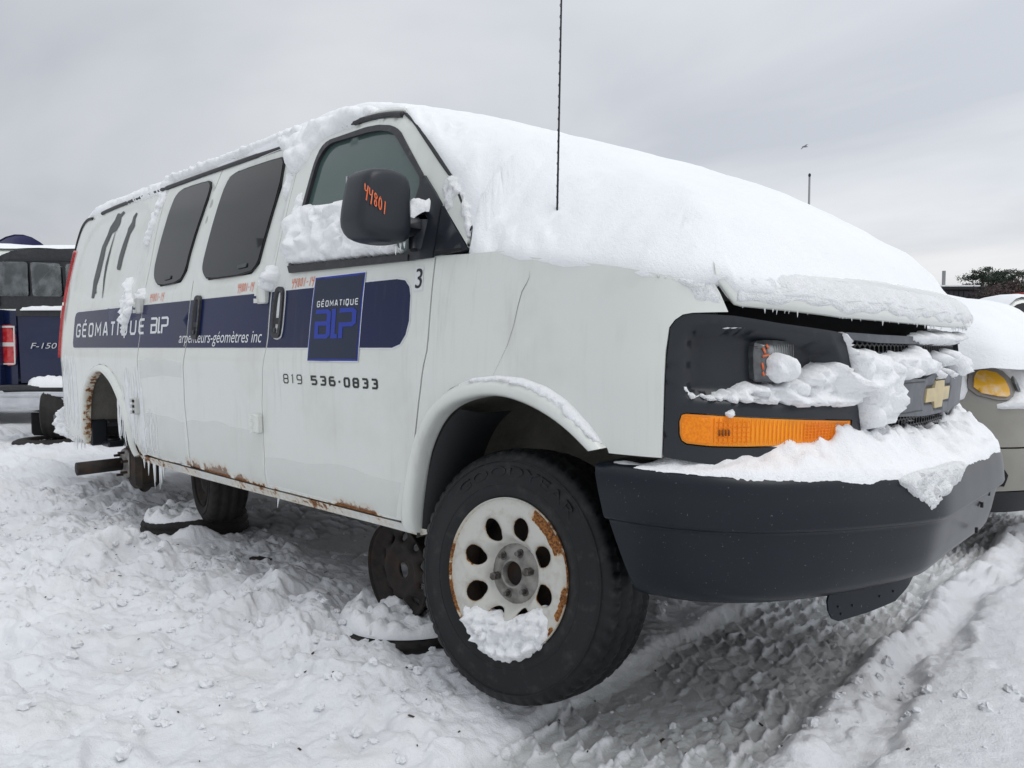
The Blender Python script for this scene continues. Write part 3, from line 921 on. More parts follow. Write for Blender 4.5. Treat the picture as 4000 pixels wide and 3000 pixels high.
# --- headlamp panel with sunken pocket, grille, turn signal
PE = [(.529, .829), (.537, 1.072), (.544, 1.150), (.557, 1.168), (.576, 1.180), (.60, 1.183), (.70, 1.178), (.829, 1.160), (1.008, 1.142), (1.045, 1.135), (1.052, 1.10), (1.062, 1.059), (1.075, 1.02), (1.108, .935), (1.130, .86), (1.13, .80), (.75, .80)]
AMB = [(.566, .886), (.565, .918), (.571, .937), (.583, .941), (.642, .938), (.735, .931), (.864, .923), (1.082, .910), (1.080, .852), (.866, .852), (.737, .853), (.643, .856), (.585, .862), (.572, .870)]
PKT = [(.574, .996), (.576, 1.115), (.587, 1.143), (.609, 1.154), (.71, 1.153), (.861, 1.138), (.99, 1.116), (1.012, 1.075), (1.040, 1.012), (1.066, .957), (.862, .953), (.656, .967), (.585, .974)]
for side in (0, 1):
    m_ = (lambda l: l) if side == 0 else mir
    hp = panel('headlamp_panel', m_(PE), M_dark, van, [m_(AMB)], .03, .02, off=-.004, thick=.05, dep=[(m_(smooth_loop(PKT, 2)), .062, .024)])
    ts = panel('turn_signal', m_(offset_loop(resample(AMB, .02), .003)), M_amber, van, (), .02, .02, off=-.002, thick=.03,
               offf=lambda P: -.006 * (1 - sst(0, .012, segdist(P, [m_(AMB)]))))
    panel('reflector', m_([(.575, .880), (.574, .915), (.580, .932), (.640, .930), (.640, .866), (.590, .870)]), M_amber_deep, ts, (), .02, off=.0025, thick=.006)
    if side == 0:
        fl = MB()
        for i, sx in enumerate(np.linspace(.650, 1.066, 36)):
            zt = float(np.interp(sx, [.565, .735, 1.078], [.934, .925, .903])); 
            a = S([(sx, zt), (sx, .860)], .0005)
            fl.tube([a[0] , a[1]], .0011, 4, False)
        for zz in np.linspace(.868, .918, 5):
            a = S([(sx, zz - .0 * sx) for sx in np.linspace(.655, .74, 5)], .0005)
            fl.tube(a, .0011, 4, False)
        for zz in np.linspace(.868, .905, 6):
            a = S([(sx, zz) for sx in np.linspace(.90, 1.06, 7)], .0005)
            fl.tube(a, .0010, 4, False)
        f = fl.build('lens_fluting', M_amber_deep, ts, True); f['kind'] = 'stuff'
        bl = MB()
        for i in range(4):
            a = S([(.662 + .008 * i, .900), (.662 + .008 * i, .885)], .0022)
            bl.tube([a[0], a[1]], .0022, 4)
        bl.build('bulb', material('amber_bulb', (.16, .05, .01), .4), ts, True)
    hl = panel('headlight', m_(smooth_loop([(.772, 1.022), (.772, 1.108), (.786, 1.120), (.868, 1.118), (.885, 1.110), (.892, 1.09), (.892, 1.020), (.88, 1.012), (.785, 1.012)], 1)), M_lens, van, (), .015, .012, off=-.030, thick=.05,
               offf=lambda P: -.014 * (1 - sst(0, .018, segdist(P, [m_([(.772, 1.012), (.772, 1.120), (.892, 1.120), (.892, 1.012)])]))))
    if side == 0:
        bb = MB()
        for (a, b) in (((.790, 1.100), (.797, 1.086)), ((.800, 1.108), (.806, 1.098)), ((.788, 1.078), (.806, 1.082)), ((.786, 1.062), (.790, 1.046)), ((.788, 1.04), (.792, 1.03))):
            bb.tube(S([a, b], -.0275), .003, 5)
        bb.build('orange_reflection', M_orange, hl, True)  # orange reflections in the lens, built as short coloured tubes
        bb = MB()
        for x in np.linspace(.826, .884, 9):
            a = S([(x, 1.108), (x, 1.022)], -.0292); bb.tube([a[0], a[1]], .0012, 4, False)
        o = bb.build('lens_fluting', M_lens, hl, True); o['kind'] = 'stuff'
# grille: dark cavity, honeycomb, bar, emblem
GR = [(1.058, 1.130), (1.066, 1.06), (1.12, .93), (1.135, .83)]
gr_out = GR + [(2 * MID - s, z) for s, z in GR[::-1]]
panel('grille_cavity', gr_out, M_void, van, (), .08, off=-.11, thick=0)
grille = panel('grille', [(1.045, 1.14), (1.045, 1.122), (1.2, 1.113), (MID, 1.108), (2 * MID - 1.2, 1.113), (2 * MID - 1.045, 1.122), (2 * MID - 1.045, 1.14), (2 * MID - 1.2, 1.135), (MID, 1.13), (1.2, 1.135)], M_grey, van, (), .05, off=.0, thick=.06)
hx = MB(); cs = .0145
row = 0; z = .835
while z < 1.125:
    s = 1.05 + (row % 2) * cs * .866
    while s < 2 * MID - 1.05:
        a = min(s, 2 * MID - s)
        if a > np.interp(z, [.83, .93, 1.06, 1.13], [1.14, 1.125, 1.07, 1.06]):
            for k in (0, 1, 2):
                t0 = R(90 + 60 * k); t1 = R(150 + 60 * k)
                pp = [(s + cs * math.cos(t0), z + cs * math.sin(t0)), (s + cs * math.cos(t1), z + cs * math.sin(t1))]
                q = np.array(pp); d = q[1] - q[0]; nn = np.array([-d[1], d[0]]) / np.linalg.norm(d) * .0026
                qa = S([q[0] - nn, q[0] + nn, q[1] + nn, q[1] - nn], -.022); qb = S([q[0] - nn, q[0] + nn, q[1] + nn, q[1] - nn], -.045)
                hx.add(np.vstack([qa, qb]), [(0, 1, 2, 3), (0, 4, 5, 1), (2, 6, 7, 3)])
        s += cs * 1.732
    z += cs * 1.5; row += 1
o = hx.build('honeycomb_mesh', M_trim, grille); o['kind'] = 'stuff'
BAR0 = 1.242
ZL, ZU = .897, 1.010
bar_o = [(BAR0 + .02, ZL + .012), (MID - .13, ZL), (MID + .13, ZL), (2 * MID - BAR0 - .02, ZL + .012), (2 * MID - BAR0, 1.005), (MID + .14, 1.008), (MID + .08, 1.020), (MID - .08, 1.020), (MID - .14, 1.008), (BAR0, 1.014)]
TIE = [(MID - .050, .999), (MID + .050, .999), (MID + .058, .978), (MID + .140, .978), (MID + .132, .937), (MID + .050, .937), (MID + .043, .916), (MID - .043, .916), (MID - .052, .937), (MID - .140, .937), (MID - .132, .978), (MID - .058, .978)]
TIE = [(MID + (s - MID) * .93, z) for s, z in TIE]
bar = panel('grille_bar', bar_o, M_grey, grille, (), .03, .02, off=.012, thick=.05, dep=[(offset_loop(resample(TIE, .02), -.012), .007, .004)])
panel('emblem', TIE, M_gold, grille, (), .02, .02, off=.014, thick=.012, offf=lambda P: .003 * sst(0, .012, segdist(P, [TIE])))
gl = MB()
for zz in (.915, 1.0):
    gl.tube(S([(s, zz) for s in np.linspace(BAR0 + .02, MID - .15, 12)], .0125), .0016, 4, False)
gl.build('bar_groove', M_trim, grille, True)
# radiator support seen in the gap under the hood lip
panel('radiator_support', [(.70, 1.10), (2 * MID - .70, 1.10), (2 * MID - .70, 1.22), (.70, 1.22)], M_void, van, (), .08, off=-.10, thick=0)

# --- bumper
bs = np.linspace(0, 1, 110)
bprof = [(-.16, .800), (-.02, .800), (-.004, .796), (.004, .788), (.011, .772), (.016, .735), (.020, .674), (.018, .667), (.010, .662), (.002, .659), (.001, .650), (-.006, .60), (-.016, .545), (-.028, .500), (-.042, .477), (-.065, .464), (-.09, .458), (-.16, .456)]
V = []; F = []; k = len(bs)
for (o, z) in bprof:
    st = .352 + (.80 - z) * .33
    s = st + (2 * MIDB - 2 * st) * bs
    drop = -.035 * sst(.5, 1.5, np.minimum(s, 2 * MIDB - s)) if z > .7 else -.018 * sst(.5, 1.5, np.minimum(s, 2 * MIDB - s)) if z > .6 else .012 * sst(1.0, 1.6, np.minimum(s, 2 * MIDB - s))
    q = SB(np.c_[s, np.full(k, z)], o); q[:, 2] += drop
    V.append(q)
V = np.vstack(V)
for j in range(len(bprof) - 1):
    for i in range(k - 1): F.append((j * k + i, (j + 1) * k + i, (j + 1) * k + i + 1, j * k + i + 1))
bumper = mk('bumper', V, F, M_bumper, van)
m_ = len(bprof)
F2 = [tuple(j * k for j in range(m_))]
mk('bumper_end', V, F2, M_bumper, bumper, False)
# hanging air-dam flap
vs = resample([(1.030, .475), (1.022, .450), (1.026, .425), (1.040, .402), (1.060, .394), (1.16, .402), (1.275, .418), (1.340, .452), (1.375, .475)], .02)
P, T, _ = cdt(vs, (), .03)
V1 = SB(P, -.062); V2 = SB(P, -.068)
mk('air_dam_flap', np.vstack([V1, V2]), [tuple(t) for t in T] + [tuple(t + len(P))[::-1] for t in T] + [(a, a + len(P), b + len(P), b) for a, b in border(T)], M_bumper, van, False)
for (s, z) in ((1.06, .432), (1.11, .429), (1.21, .440), (1.07, .412), (1.265, .446)):
    p = SB([(s, z)], -.061)[0]; n = PB.at(np.array([s]))[1][0]
    MB().tube([p, p + np.array([n[0], n[1], 0]) * .002], .0032, 8).build('bolt_hole', M_black, bumper)
for (s, z) in ((1.95, .63), (1.86, .605), (1.80, .535), (1.90, .66)):
    p = SB([(s, z)], -.002)[0]; n = PB.at(np.array([s]))[1][0]
    MB().box(tuple(p), (.008, .010, .016), 0).build('plate_hole', M_black, bumper)

# --- door handles
def handle(lp, door):
    L_ = smooth_loop(lp, 2)
    h = panel('door_handle', L_, M_trim, van, (), .012, .012, off=.014, thick=.02, dep=[(offset_loop(L_, .018), .016, .008)])
    zs = [p[1] for p in lp]; ss = [p[0] for p in lp]
    cx = (min(ss) + max(ss)) / 2
    panel('pull_lever', smooth_loop([(cx - .022, min(zs) + .085), (cx + .020, min(zs) + .085), (cx + .020, min(zs) + .060), (cx - .022, min(zs) + .060)], 1), M_black, h, (), .01, off=.012, thick=.012)
    p = S([(cx, min(zs) + .035)], .0135)[0]
    MB().tube([p, p + np.array([0, -.004, 0])], .011, 12).build('lock', M_dark, h, True)
    return h
H1 = [(-1.356, 1.165), (-1.340, 1.142), (-1.300, 1.138), (-1.275, 1.155), (-1.272, 1.32), (-1.288, 1.350), (-1.325, 1.355), (-1.350, 1.338)]
handle(H1, front_door)
handle([(s - .79 + .004, z + .002) for s, z in H1], side_front)
panel('handle_surround', offset_loop(smooth_loop(H1, 2), -.006), M_vwhite, front_door, (), .02, off=.004, thick=.004)
# --- external hinges of the side doors
def hinge(s, z, w, h, nb, mat, lab):
    hm = MB()
    p = S([(s, z)], .012)[0]
    hm.box((p[0], p[1], p[2]), (w, .03, h), .006)
    for i in range(nb):
        zz = z - h * .36 + h * .72 * i / max(nb - 1, 1)
        p = S([(s - w * .35, zz)], .026)[0]
        hm.tube([(p[0], p[1], zz - h * .11), (p[0], p[1], zz + h * .11)], .012, 8)
    return hm.build('door_hinge', mat, van)
hinge(-1.446, 1.330, .070, .085, 3, M_white, '')
hinge(-1.480, .772, .055, .082, 3, M_white, '')
hinge(-2.836, 1.332, .060, .085, 3, M_white_in, '')
o = hinge(-2.872, .772, .055, .090, 3, M_white_in, '')
rr = MB()
for zz in (.742, .772, .802):
    p = S([(-2.872, zz)], .027)[0]; rr.box(tuple(p), (.030, .008, .016), .003)
rr.build('hinge_knuckle', M_rust, van)

# --- mirror
mo = np.array([(-1.248, 1.60), (-1.235, 1.648), (-1.20, 1.668), (-1.13, 1.676), (-1.06, 1.668), (-1.032, 1.640), (-1.030, 1.552), (-1.030, 1.448), (-1.06, 1.430), (-1.12, 1.424), (-1.20, 1.428), (-1.250, 1.444), (-1.272, 1.480), (-1.262, 1.55)])
mo = smooth_loop(np.c_[-1.030 + (mo[:, 0] + 1.030) * .83, 1.555 + (mo[:, 1] - 1.553) * .95], 1)
mc = mo.mean(0)
V = []; F = []; k = len(mo)
for (x, sc) in ((-.515, .93), (-.505, .985), (-.49, 1.0), (-.455, 1.0), (-.425, .99), (-.408, .965), (-.396, .91), (-.389, .80), (-.386, .6), (-.385, .3)):
    q = mc + (mo - mc) * sc
    bx = -.12 * (q[:, 0] + 1.15)
    V.append(np.c_[np.full(k, x) - .0 + bx * (-.35), q[:, 0], q[:, 1]])
n_l = len(V); V = np.vstack(V)
for j in range(n_l - 1):
    for i in range(k): F.append((j * k + i, (j + 1) * k + i, (j + 1) * k + (i + 1) % k, j * k + (i + 1) % k))
F.append(tuple(range(k - 1, -1, -1)))
nc = len(V); V = np.vstack([V, V[(n_l - 1) * k:].mean(0)[None]])
F += [((n_l - 1) * k + i, nc, (n_l - 1) * k + (i + 1) % k) for i in range(k)]
F = [f[::-1] for f in F]
mirror = mk('wing_mirror', V, F, M_dark, van)
am = MB().box((-.450, -1.035, 1.507), (.085, .150, .074), .022)
am.box((-.440, -.955, 1.478), (.095, .075, .150), .028)
am.build('mirror_arm', M_dark, mirror, True)
mg = MB().box((-.512, -1.125, 1.55), (.008, .15, .19), .0)
mg.build('mirror_glass', M_chrome, mirror)

# --- aerial on the fender
MB().tube([(.082, -.868, 1.34), (.083, -.868, 1.455), (.090, -.867, 1.8), (.096, -.866, 2.11), (.104, -.866, 2.5)], [.0040, .0032, .0029, .0027, .0025], 6).build('aerial', M_black, van, True)
hl_ = MB(); 
pts = [(.083 + .020 * t, -.868 + .0032 * math.cos(t * 190), 1.46 + .98 * t + .0) for t in np.linspace(0, 1, 260)]
pts = [(x + .0032 * math.sin(t * 190), y, z) for (x, y, z), t in zip(pts, np.linspace(0, 1, 260))]
hl_.tube(pts, .0009, 3, False)
hl_.build('aerial_coil', M_trim, van, True)
# ------------------------------------------------------------------ stripe, lettering, figures
def flat_panel(name, outline, mat, parent, off=.0022, step=.08, holes=(), mp=S):
    P, T, _ = cdt(outline, holes, step)
    return mk(name, mp(P, np.full(len(P), off)), [tuple(t) for t in T], mat, parent, True)

def clipx(l, x0, x1, ztop, zbot):
    return [(x0, zbot), (x1, zbot), (x1, ztop), (x0, ztop)]

def seam_at(l, z): 
    a = sorted(l, key=lambda p: p[1]); return float(np.interp(z, [p[1] for p in a], [p[0] for p in a]))
ZB, ZT = 1.1, 1.335
def seg(lft, rgt):
    zz = np.linspace(ZB, ZT, 6)
    return [(rgt(z), z) for z in zz] + [(lft(z), z) for z in zz[::-1]]
sF = lambda d: (lambda z: seam_at(SEAM1, z) + d)
s2 = lambda d: (lambda z: seam_at(SEAM2, z) + d)
s3 = lambda d: (lambda z: seam_at(SEAM3, z) + d)
rend = smooth_loop([(-.533, 1.336), (-.488, 1.328), (-.463, 1.307), (-.454, 1.275), (-.449, 1.19), (-.461, 1.144), (-.483, 1.117), (-.52, 1.1)], 1)
fs = [(seam_at(SEAM1, z) + .006, z) for z in np.linspace(ZT, ZB, 6)] + [(-.533, ZB), (-.490, 1.112), (-.463, 1.144), (-.449, 1.19), (-.451, 1.275), (-.461, 1.305), (-.487, 1.328), (-.533, ZT)]
def keyline(name, o, parent):
    return flat_panel(name, offset_loop(resample(o, .03), -.006), M_vwhite, parent, .0010)
keyline('stripe_edge', fs, front_door); flat_panel('stripe', fs, M_navy, front_door)
flat_panel('stripe', seg(s2(.006), sF(-.006)), M_navy, side_front)
flat_panel('stripe', seg(s3(.006), s2(-.006)), M_navy, side_rear)
qs = [(seam_at(SEAM3, z) - .006, z) for z in np.linspace(ZB, ZT, 6)] + [(-3.93, 1.333), (-3.968, 1.325), (-3.985, 1.30), (-3.985, 1.13), (-3.972, 1.106), (-3.95, ZB)]
keyline('stripe_edge', qs, quarter); flat_panel('stripe', qs, M_navy, quarter)

# square logo decal on the front door
dc = [(-1.068, 1.049), (-.729, 1.052), (-.720, 1.372), (-1.051, 1.373)]
flat_panel('decal_border', offset_loop(resample(dc, .05), -.004), M_vwhite, front_door, .0032)
flat_panel('decal_border', offset_loop(resample(dc, .05), 0.0), M_blue, front_door, .0040)
flat_panel('logo_decal', offset_loop(resample(dc, .05), .0075), M_decal, front_door, .0048)

# --- stroke lettering
def mitre(pts, w, ax=1.):
    if ax != 1.:
        V, F = mitre([(p[0] / ax, p[1]) for p in pts], w)
        return [np.array([v[0] * ax, v[1]]) for v in V], F
    return mitre1(pts, w)

def mitre1(pts, w):
    """polyline -> ribbon outline with square joints"""
    P = [np.asarray(p, float) for p in pts]
    closed = np.allclose(P[0], P[-1]) and len(P) > 2
    if closed: P = P[:-1]
    n = len(P); L_ = []; R_ = []
    for i in range(n):
        a = P[i - 1] if (i > 0 or closed) else None
        b = P[(i + 1) % n] if (i < n - 1 or closed) else None
        d1 = (P[i] - a) / max(np.linalg.norm(P[i] - a), 1e-9) if a is not None else None
        d2 = (b - P[i]) / max(np.linalg.norm(b - P[i]), 1e-9) if b is not None else None
        if d1 is None: d1 = d2
        if d2 is None: d2 = d1
        t = d1 + d2; t = t / max(np.linalg.norm(t), 1e-6)
        nn = np.array([-t[1], t[0]]); c = max(abs(nn @ np.array([-d1[1], d1[0]])), .5)
        L_.append(P[i] + nn * w / 2 / c); R_.append(P[i] - nn * w / 2 / c)
    V = L_ + R_; m = n if closed else n - 1
    return V, [(i, n + i, n + (i + 1) % n, (i + 1) % n) for i in range(m)]

c_ = .16
GLY = {
 'G': [[(1, .80), (1, 1 - c_), (1 - c_, 1), (c_, 1), (0, 1 - c_), (0, c_), (c_, 0), (1 - c_, 0), (1, c_), (1, .48), (.55, .48)]],
 'E': [[(1, 1), (c_, 1), (0, 1 - c_), (0, c_), (c_, 0), (1, 0)], [(0, .52), (.9, .52)]],
 'É': [[(1, 1), (c_, 1), (0, 1 - c_), (0, c_), (c_, 0), (1, 0)], [(0, .52), (.9, .52)], [(.42, 1.18), (.72, 1.40)]],
 'O': [[(c_, 0), (1 - c_, 0), (1, c_), (1, 1 - c_), (1 - c_, 1), (c_, 1), (0, 1 - c_), (0, c_), (c_, 0)]],
 'M': [[(0, 0), (0, 1), (.5, .35), (1, 1), (1, 0)]],
 'A': [[(0, 0), (.40, 1), (.60, 1), (1, 0)], [(.16, .30), (.84, .30)]],
 'T': [[(0, 1), (1, 1)], [(.5, 1), (.5, 0)]],
 'I': [[(.5, 0), (.5, 1)]],
 'Q': [[(c_, 0), (1 - c_, 0), (1, c_), (1, 1 - c_), (1 - c_, 1), (c_, 1), (0, 1 - c_), (0, c_), (c_, 0)], [(.6, .25), (.6, -.28)]],
 'U': [[(0, 1), (0, c_), (c_, 0), (1 - c_, 0), (1, c_), (1, 1)]],
 '0': [[(c_, 0), (1 - c_, 0), (1, c_), (1, 1 - c_), (1 - c_, 1), (c_, 1), (0, 1 - c_), (0, c_), (c_, 0)]],
 '1': [[(.2, .86), (.55, 1), (.55, 0)]],
 '3': [[(0, 1), (1 - c_, 1), (1, 1 - c_), (1, .60), (.88, .52), (.35, .52)], [(.88, .52), (1, .42), (1, c_), (1 - c_, 0), (0, 0)]],
 '5': [[(1, 1), (0, 1), (0, .56), (1 - c_, .56), (1, .42), (1, c_), (1 - c_, 0), (0, 0)]],
 '6': [[(.9, 1), (c_, 1), (0, 1 - c_), (0, c_), (c_, 0), (1 - c_, 0), (1, c_), (1, .42), (1 - c_, .56), (0, .56)]],
 '8': [[(c_, 0), (1 - c_, 0), (1, c_), (1, .42), (.88, .52), (1, .62), (1, 1 - c_), (1 - c_, 1), (c_, 1), (0, 1 - c_), (0, .62), (.12, .52), (0, .42), (0, c_), (c_, 0)], [(.12, .52), (.88, .52)]],
 '9': [[(.1, 0), (1 - c_, 0), (1, c_), (1, 1 - c_), (1 - c_, 1), (c_, 1), (0, 1 - c_), (0, .58), (c_, .44), (1, .44)]],
 '-': [[(.15, .5), (.85, .5)]],
}
def write(name, text, s0, s1, z0, z1, w, mat, parent, off, gap=.32, widths={}, z0b=None, z1b=None, ax=1.45):
    tot = sum(widths.get(c, 1.) for c in text) + gap * (len(text) - 1)
    u = (s1 - s0) / tot; x = s0
    for ch in text:
        wd = widths.get(ch, 1.) * u
        if ch in GLY:
            V = []; F = []
            for st in GLY[ch]:
                t0 = (x - s0) / (s1 - s0); zb = z0 + ((z0b or z0) - z0) * t0; zt = z1 + ((z1b or z1) - z1) * t0
                q = [(x + w * ax / 2 + p[0] * (wd - w * ax), zb + w / 2 + p[1] * (zt - zb - w)) for p in st]
                a, f = mitre(q, w, ax); n = len(V); V += a; F += [tuple(i + n for i in g) for g in f]
            mk(name, S(np.array(V), off), F, mat, parent, False)
        x += wd + gap * u
NW = {'I': .25, 'T': .95, 'M': 1.15, '1': .55, '-': .55, ' ': .5}
write('letter', 'GÉOMATIQUE', -1.020, -.744, 1.256, 1.280, .0040, M_vwhite, front_door, .0056, .38, NW, ax=1.2)
write('letter', 'GÉOMATI', -3.925, -3.155, 1.167, 1.256, .0135, M_vwhite, quarter, .0034, .36, NW)
write('letter', 'Q', -3.115, -3.015, 1.170, 1.258, .0135, M_vwhite, quarter, .0034, .36, NW)
write('letter', 'U', -2.975, -2.880, 1.172, 1.260, .0135, M_vwhite, quarter, .0034, .36, NW)
write('letter', 'E', -2.845, -2.757, 1.174, 1.262, .0135, M_vwhite, quarter, .0034, .36, NW)
BLPS = [[[(.01, .93), (.30, .93), (.345, .87), (.345, .58), (.31, .52), (.0, .52)], [(.31, .52), (.345, .46), (.345, .13), (.30, .07), (.05, .07), (.05, .48)]],
        [[(.465, 1.0), (.465, .07), (.575, .07)]],
        [[(.60, .93), (.90, .93), (.95, .86), (.95, .52), (.90, .46), (.65, .46), (.65, 0.)]]]
def blp(s0, s1, z0, z1, w, mat, parent, off, slant=0., ax=1.65):
    for g in BLPS:
        V = []; F = []
        for st in g:
            q = [(s0 + p[0] * (s1 - s0) + slant * (p[1]), z0 + p[1] * (z1 - z0)) for p in st]
            a, f = mitre(q, w, ax); n = len(V); V += a; F += [tuple(i + n for i in h) for h in f]
        mk('logo_letter', S(np.array(V), off), F, mat, parent, False)
blp(-1.026, -.750, 1.135, 1.246, .0165, M_blue, front_door, .0058)
blp(-2.675, -2.436, 1.176, 1.263, .0120, M_vwhite, side_rear, .0034)
write('digit', '819', -1.262, -1.118, .954, .993, .0046, M_ink, front_door, .0016, .55, NW, ax=1.2)
write('digit', '536', -1.052, -.880, .954, .992, .0078, M_ink, front_door, .0016, .40, NW)
write('digit', '-', -.868, -.840, .954, .992, .0085, M_ink, front_door, .0016, .40, NW)
write('digit', '0833', -.826, -.614, .953, .991, .0078, M_ink, front_door, .0016, .40, NW)

# --- type set with the built-in font
DG = None
def text_mesh(txt, shear=0., res=3):
    cu = bpy.data.curves.new('t', 'FONT'); cu.body = txt; cu.shear = shear; cu.resolution_u = res
    ob = bpy.data.objects.new('t', cu); COL.objects.link(ob)
    dg = bpy.context.evaluated_depsgraph_get(); dg.update()
    me = bpy.data.meshes.new_from_object(ob.evaluated_get(dg))
    V = np.array([v.co[:] for v in me.vertices]); F = [tuple(p.vertices) for p in me.polygons]
    bpy.data.objects.remove(ob); bpy.data.curves.remove(cu); bpy.data.meshes.remove(me)
    return V[:, :2], F
V, F = text_mesh('arpenteurs-géomètres inc', .22)
V = V - [V[:, 0].min(), 0]
V = V / [V[:, 0].max(), 1.]
xh = .50
Q = np.c_[-2.293 + V[:, 0] * (2.293 - 1.441), 1.1245 + V[:, 1] * .078 - .002 * V[:, 0]]
mk('slogan', S(Q, .0036), F, M_vwhite, side_front, False)['kind'] = 'stuff'
# fleet number
n3 = [(-.436, 1.290), (-.390, 1.289), (-.394, 1.369), (-.436, 1.371)]
flat_panel('number_plate_sticker', n3, M_vwhite, front_door, .0016)
V, F = text_mesh('3'); V = (V - V.min(0)) / (V.max(0) - V.min(0))
Vb = np.c_[-.430 + V[:, 0] * .032, 1.297 + V[:, 1] * .066]
mk('digit', S(Vb, .0024), F, M_ink, front_door, False)
V2, F2 = [], []
mk('digit', S(Vb + [.0025, 0], .0026), F, M_ink, front_door, False)
# hand-written orange marks
HW = {'4': [[(.05, 1), (.02, .62), (.15, .5), (.75, .62)], [(.85, 1.02), (.55, .1), (.45, -.15)]], '8': [[(.8, .85), (.5, 1), (.15, .85), (.3, .6), (.75, .35), (.7, .08), (.35, 0), (.1, .2), (.4, .5), (.8, .72), (.8, .9)]],
      '0': [[(.5, 1), (.15, .75), (.1, .25), (.4, 0), (.8, .25), (.85, .75), (.5, 1)]], '1': [[(.6, 1), (.4, 0)]], '-': [[(.1, .45), (.8, .5)]]}
def marker(text, s0, s1, z0, z1, w, mp, parent, off, slant=.15, name='marker_writing', ax=1.3):
    V = []; F = []; n_ = len(text); u = (s1 - s0) / n_
    for i, ch in enumerate(text):
        for st in HW[ch]:
            q = smooth_line([(s0 + u * (i + p[0] * .82 + slant * p[1]), z0 + p[1] * (z1 - z0)) for p in st], 2)
            a, f = mitre([tuple(k) for k in q], w, ax); n = len(V); V += a; F += [tuple(k + n for k in g) for g in f]
    return mk(name, mp(np.array(V), off), F, M_orange, parent, False)
marker('44801-14', -1.232, -1.060, 1.345, 1.380, .0028, S, front_door, .0020)
marker('44801-14', -1.705, -1.552, 1.350, 1.388, .0028, S, side_front, .0020)
marker('44801-14', -2.730, -2.535, 1.351, 1.393, .0028, S, side_rear, .0020)
def MM(q, off):
    """(y, z) on the front shell of the mirror"""
    q = np.asarray(q)
    return np.c_[-.3825 + np.zeros(len(q)) + .042 * (q[:, 0] + 1.15), q[:, 0], q[:, 1]]
mm = lambda q, off: (lambda y, z: np.c_[np.full(len(y), -.3815) + .0 + .042 * (y + 1.15), y, z])(-1.222 + q[:, 0] * .082, 1.560 + q[:, 1] * .042 - q[:, 0] * .050)
marker('44801', 0, 1, 0, 1, .085, mm, mirror, 0, .1, ax=.55)

# --- surveyor figures
SV1 = [(-3.473, 1.956), (-3.436, 1.936), (-3.478, 1.915), (-3.463, 1.873), (-3.502, 1.829), (-3.568, 1.822), (-3.59, 1.79), (-3.627, 1.734), (-3.622, 1.675), (-3.638, 1.55), (-3.665, 1.493), (-3.661, 1.463),
       (-3.643, 1.447), (-3.674, 1.440), (-3.68, 1.412), (-3.723, 1.418), (-3.729, 1.466), (-3.736, 1.527), (-3.708, 1.674), (-3.7, 1.749), (-3.65, 1.819), (-3.634, 1.87), (-3.585, 1.91), (-3.57, 1.953), (-3.505, 1.940)]
SVT = [(-3.516, 1.82), (-3.508, 1.822), (-3.522, 1.717), (-3.532, 1.587), (-3.53, 1.521), (-3.52, 1.455), (-3.516, 1.361), (-3.538, 1.471), (-3.555, 1.53), (-3.564, 1.626), (-3.538, 1.726)]
SV2 = [(-3.228, 1.913), (-3.206, 1.903), (-3.215, 1.872), (-3.193, 1.827), (-3.21, 1.808), (-3.241, 1.783), (-3.249, 1.748), (-3.265, 1.679), (-3.279, 1.631), (-3.282, 1.582), (-3.293, 1.566), (-3.335, 1.572),
       (-3.35, 1.584), (-3.347, 1.651), (-3.327, 1.72), (-3.296, 1.796), (-3.294, 1.824), (-3.258, 1.856), (-3.258, 1.891)]
for nm, l in (('surveyor_figure', SV1), ('tripod_figure', SVT), ('surveyor_figure', SV2)):
    flat_panel(nm, l, M_fig, quarter, -.0050, .04)
# ------------------------------------------------------------------ wheels
def tyre_mesh(Ro, W, rb, n=220, lug=True):
    """axis +h pointing out of the face (h=0 at the outer sidewall bulge)"""
    side = [(rb - .012, -.030), (rb, -.014), (rb + .012, -.006), (rb + .03, -.002), (rb + .038, .000), (rb + .044, -.001), ((rb + Ro) / 2, -.001), (Ro - .055, -.0045), (Ro - .046, -.0025), (Ro - .030, -.010)]
    nt = 15
    prof = list(side); kind = [0] * len(side)
    for i in range(nt):
        t = i / (nt - 1)
        h = -.018 - t * (W - .036)
        crown = -.012 * (2 * t - 1) ** 4
        prof.append((Ro + crown, h)); kind.append(1 + (i % nt))
    for r, h in side[::-1]: prof.append((r, -W - h)); kind.append(0)
    A = np.linspace(0, 2 * np.pi, n, endpoint=False)
    V = np.zeros((n, len(prof), 3))
    for j, (r, h) in enumerate(prof):
        rr = np.full(n, r)
        k = kind[j]
        if k and lug:
            t = k - 1
            if t in (3, 7, 11): rr = rr - .012
            elif t in (0, 14): rr = rr - .008 * ((np.arange(n) % 4) == 0)
            elif t in (1, 2, 12, 13): rr = rr - .009 * (((np.arange(n) + (t % 2)) % 4) == 0)
            else: rr = rr - .005 * (((np.arange(n) + 2 * t) % 5) == 0)
        elif lug and abs(r - (Ro - .030)) < 1e-6:
            rr = rr - .004 * ((np.arange(n) % 4) == 0)
        V[:, j, 0] = rr * np.cos(A); V[:, j, 1] = rr * np.sin(A); V[:, j, 2] = h
    m = len(prof); F = []
    for i in range(n):
        i2 = (i + 1) % n
        for j in range(m - 1): F.append((i * m + j, i2 * m + j, i2 * m + j + 1, i * m + j + 1))
    return V.reshape(-1, 3), F

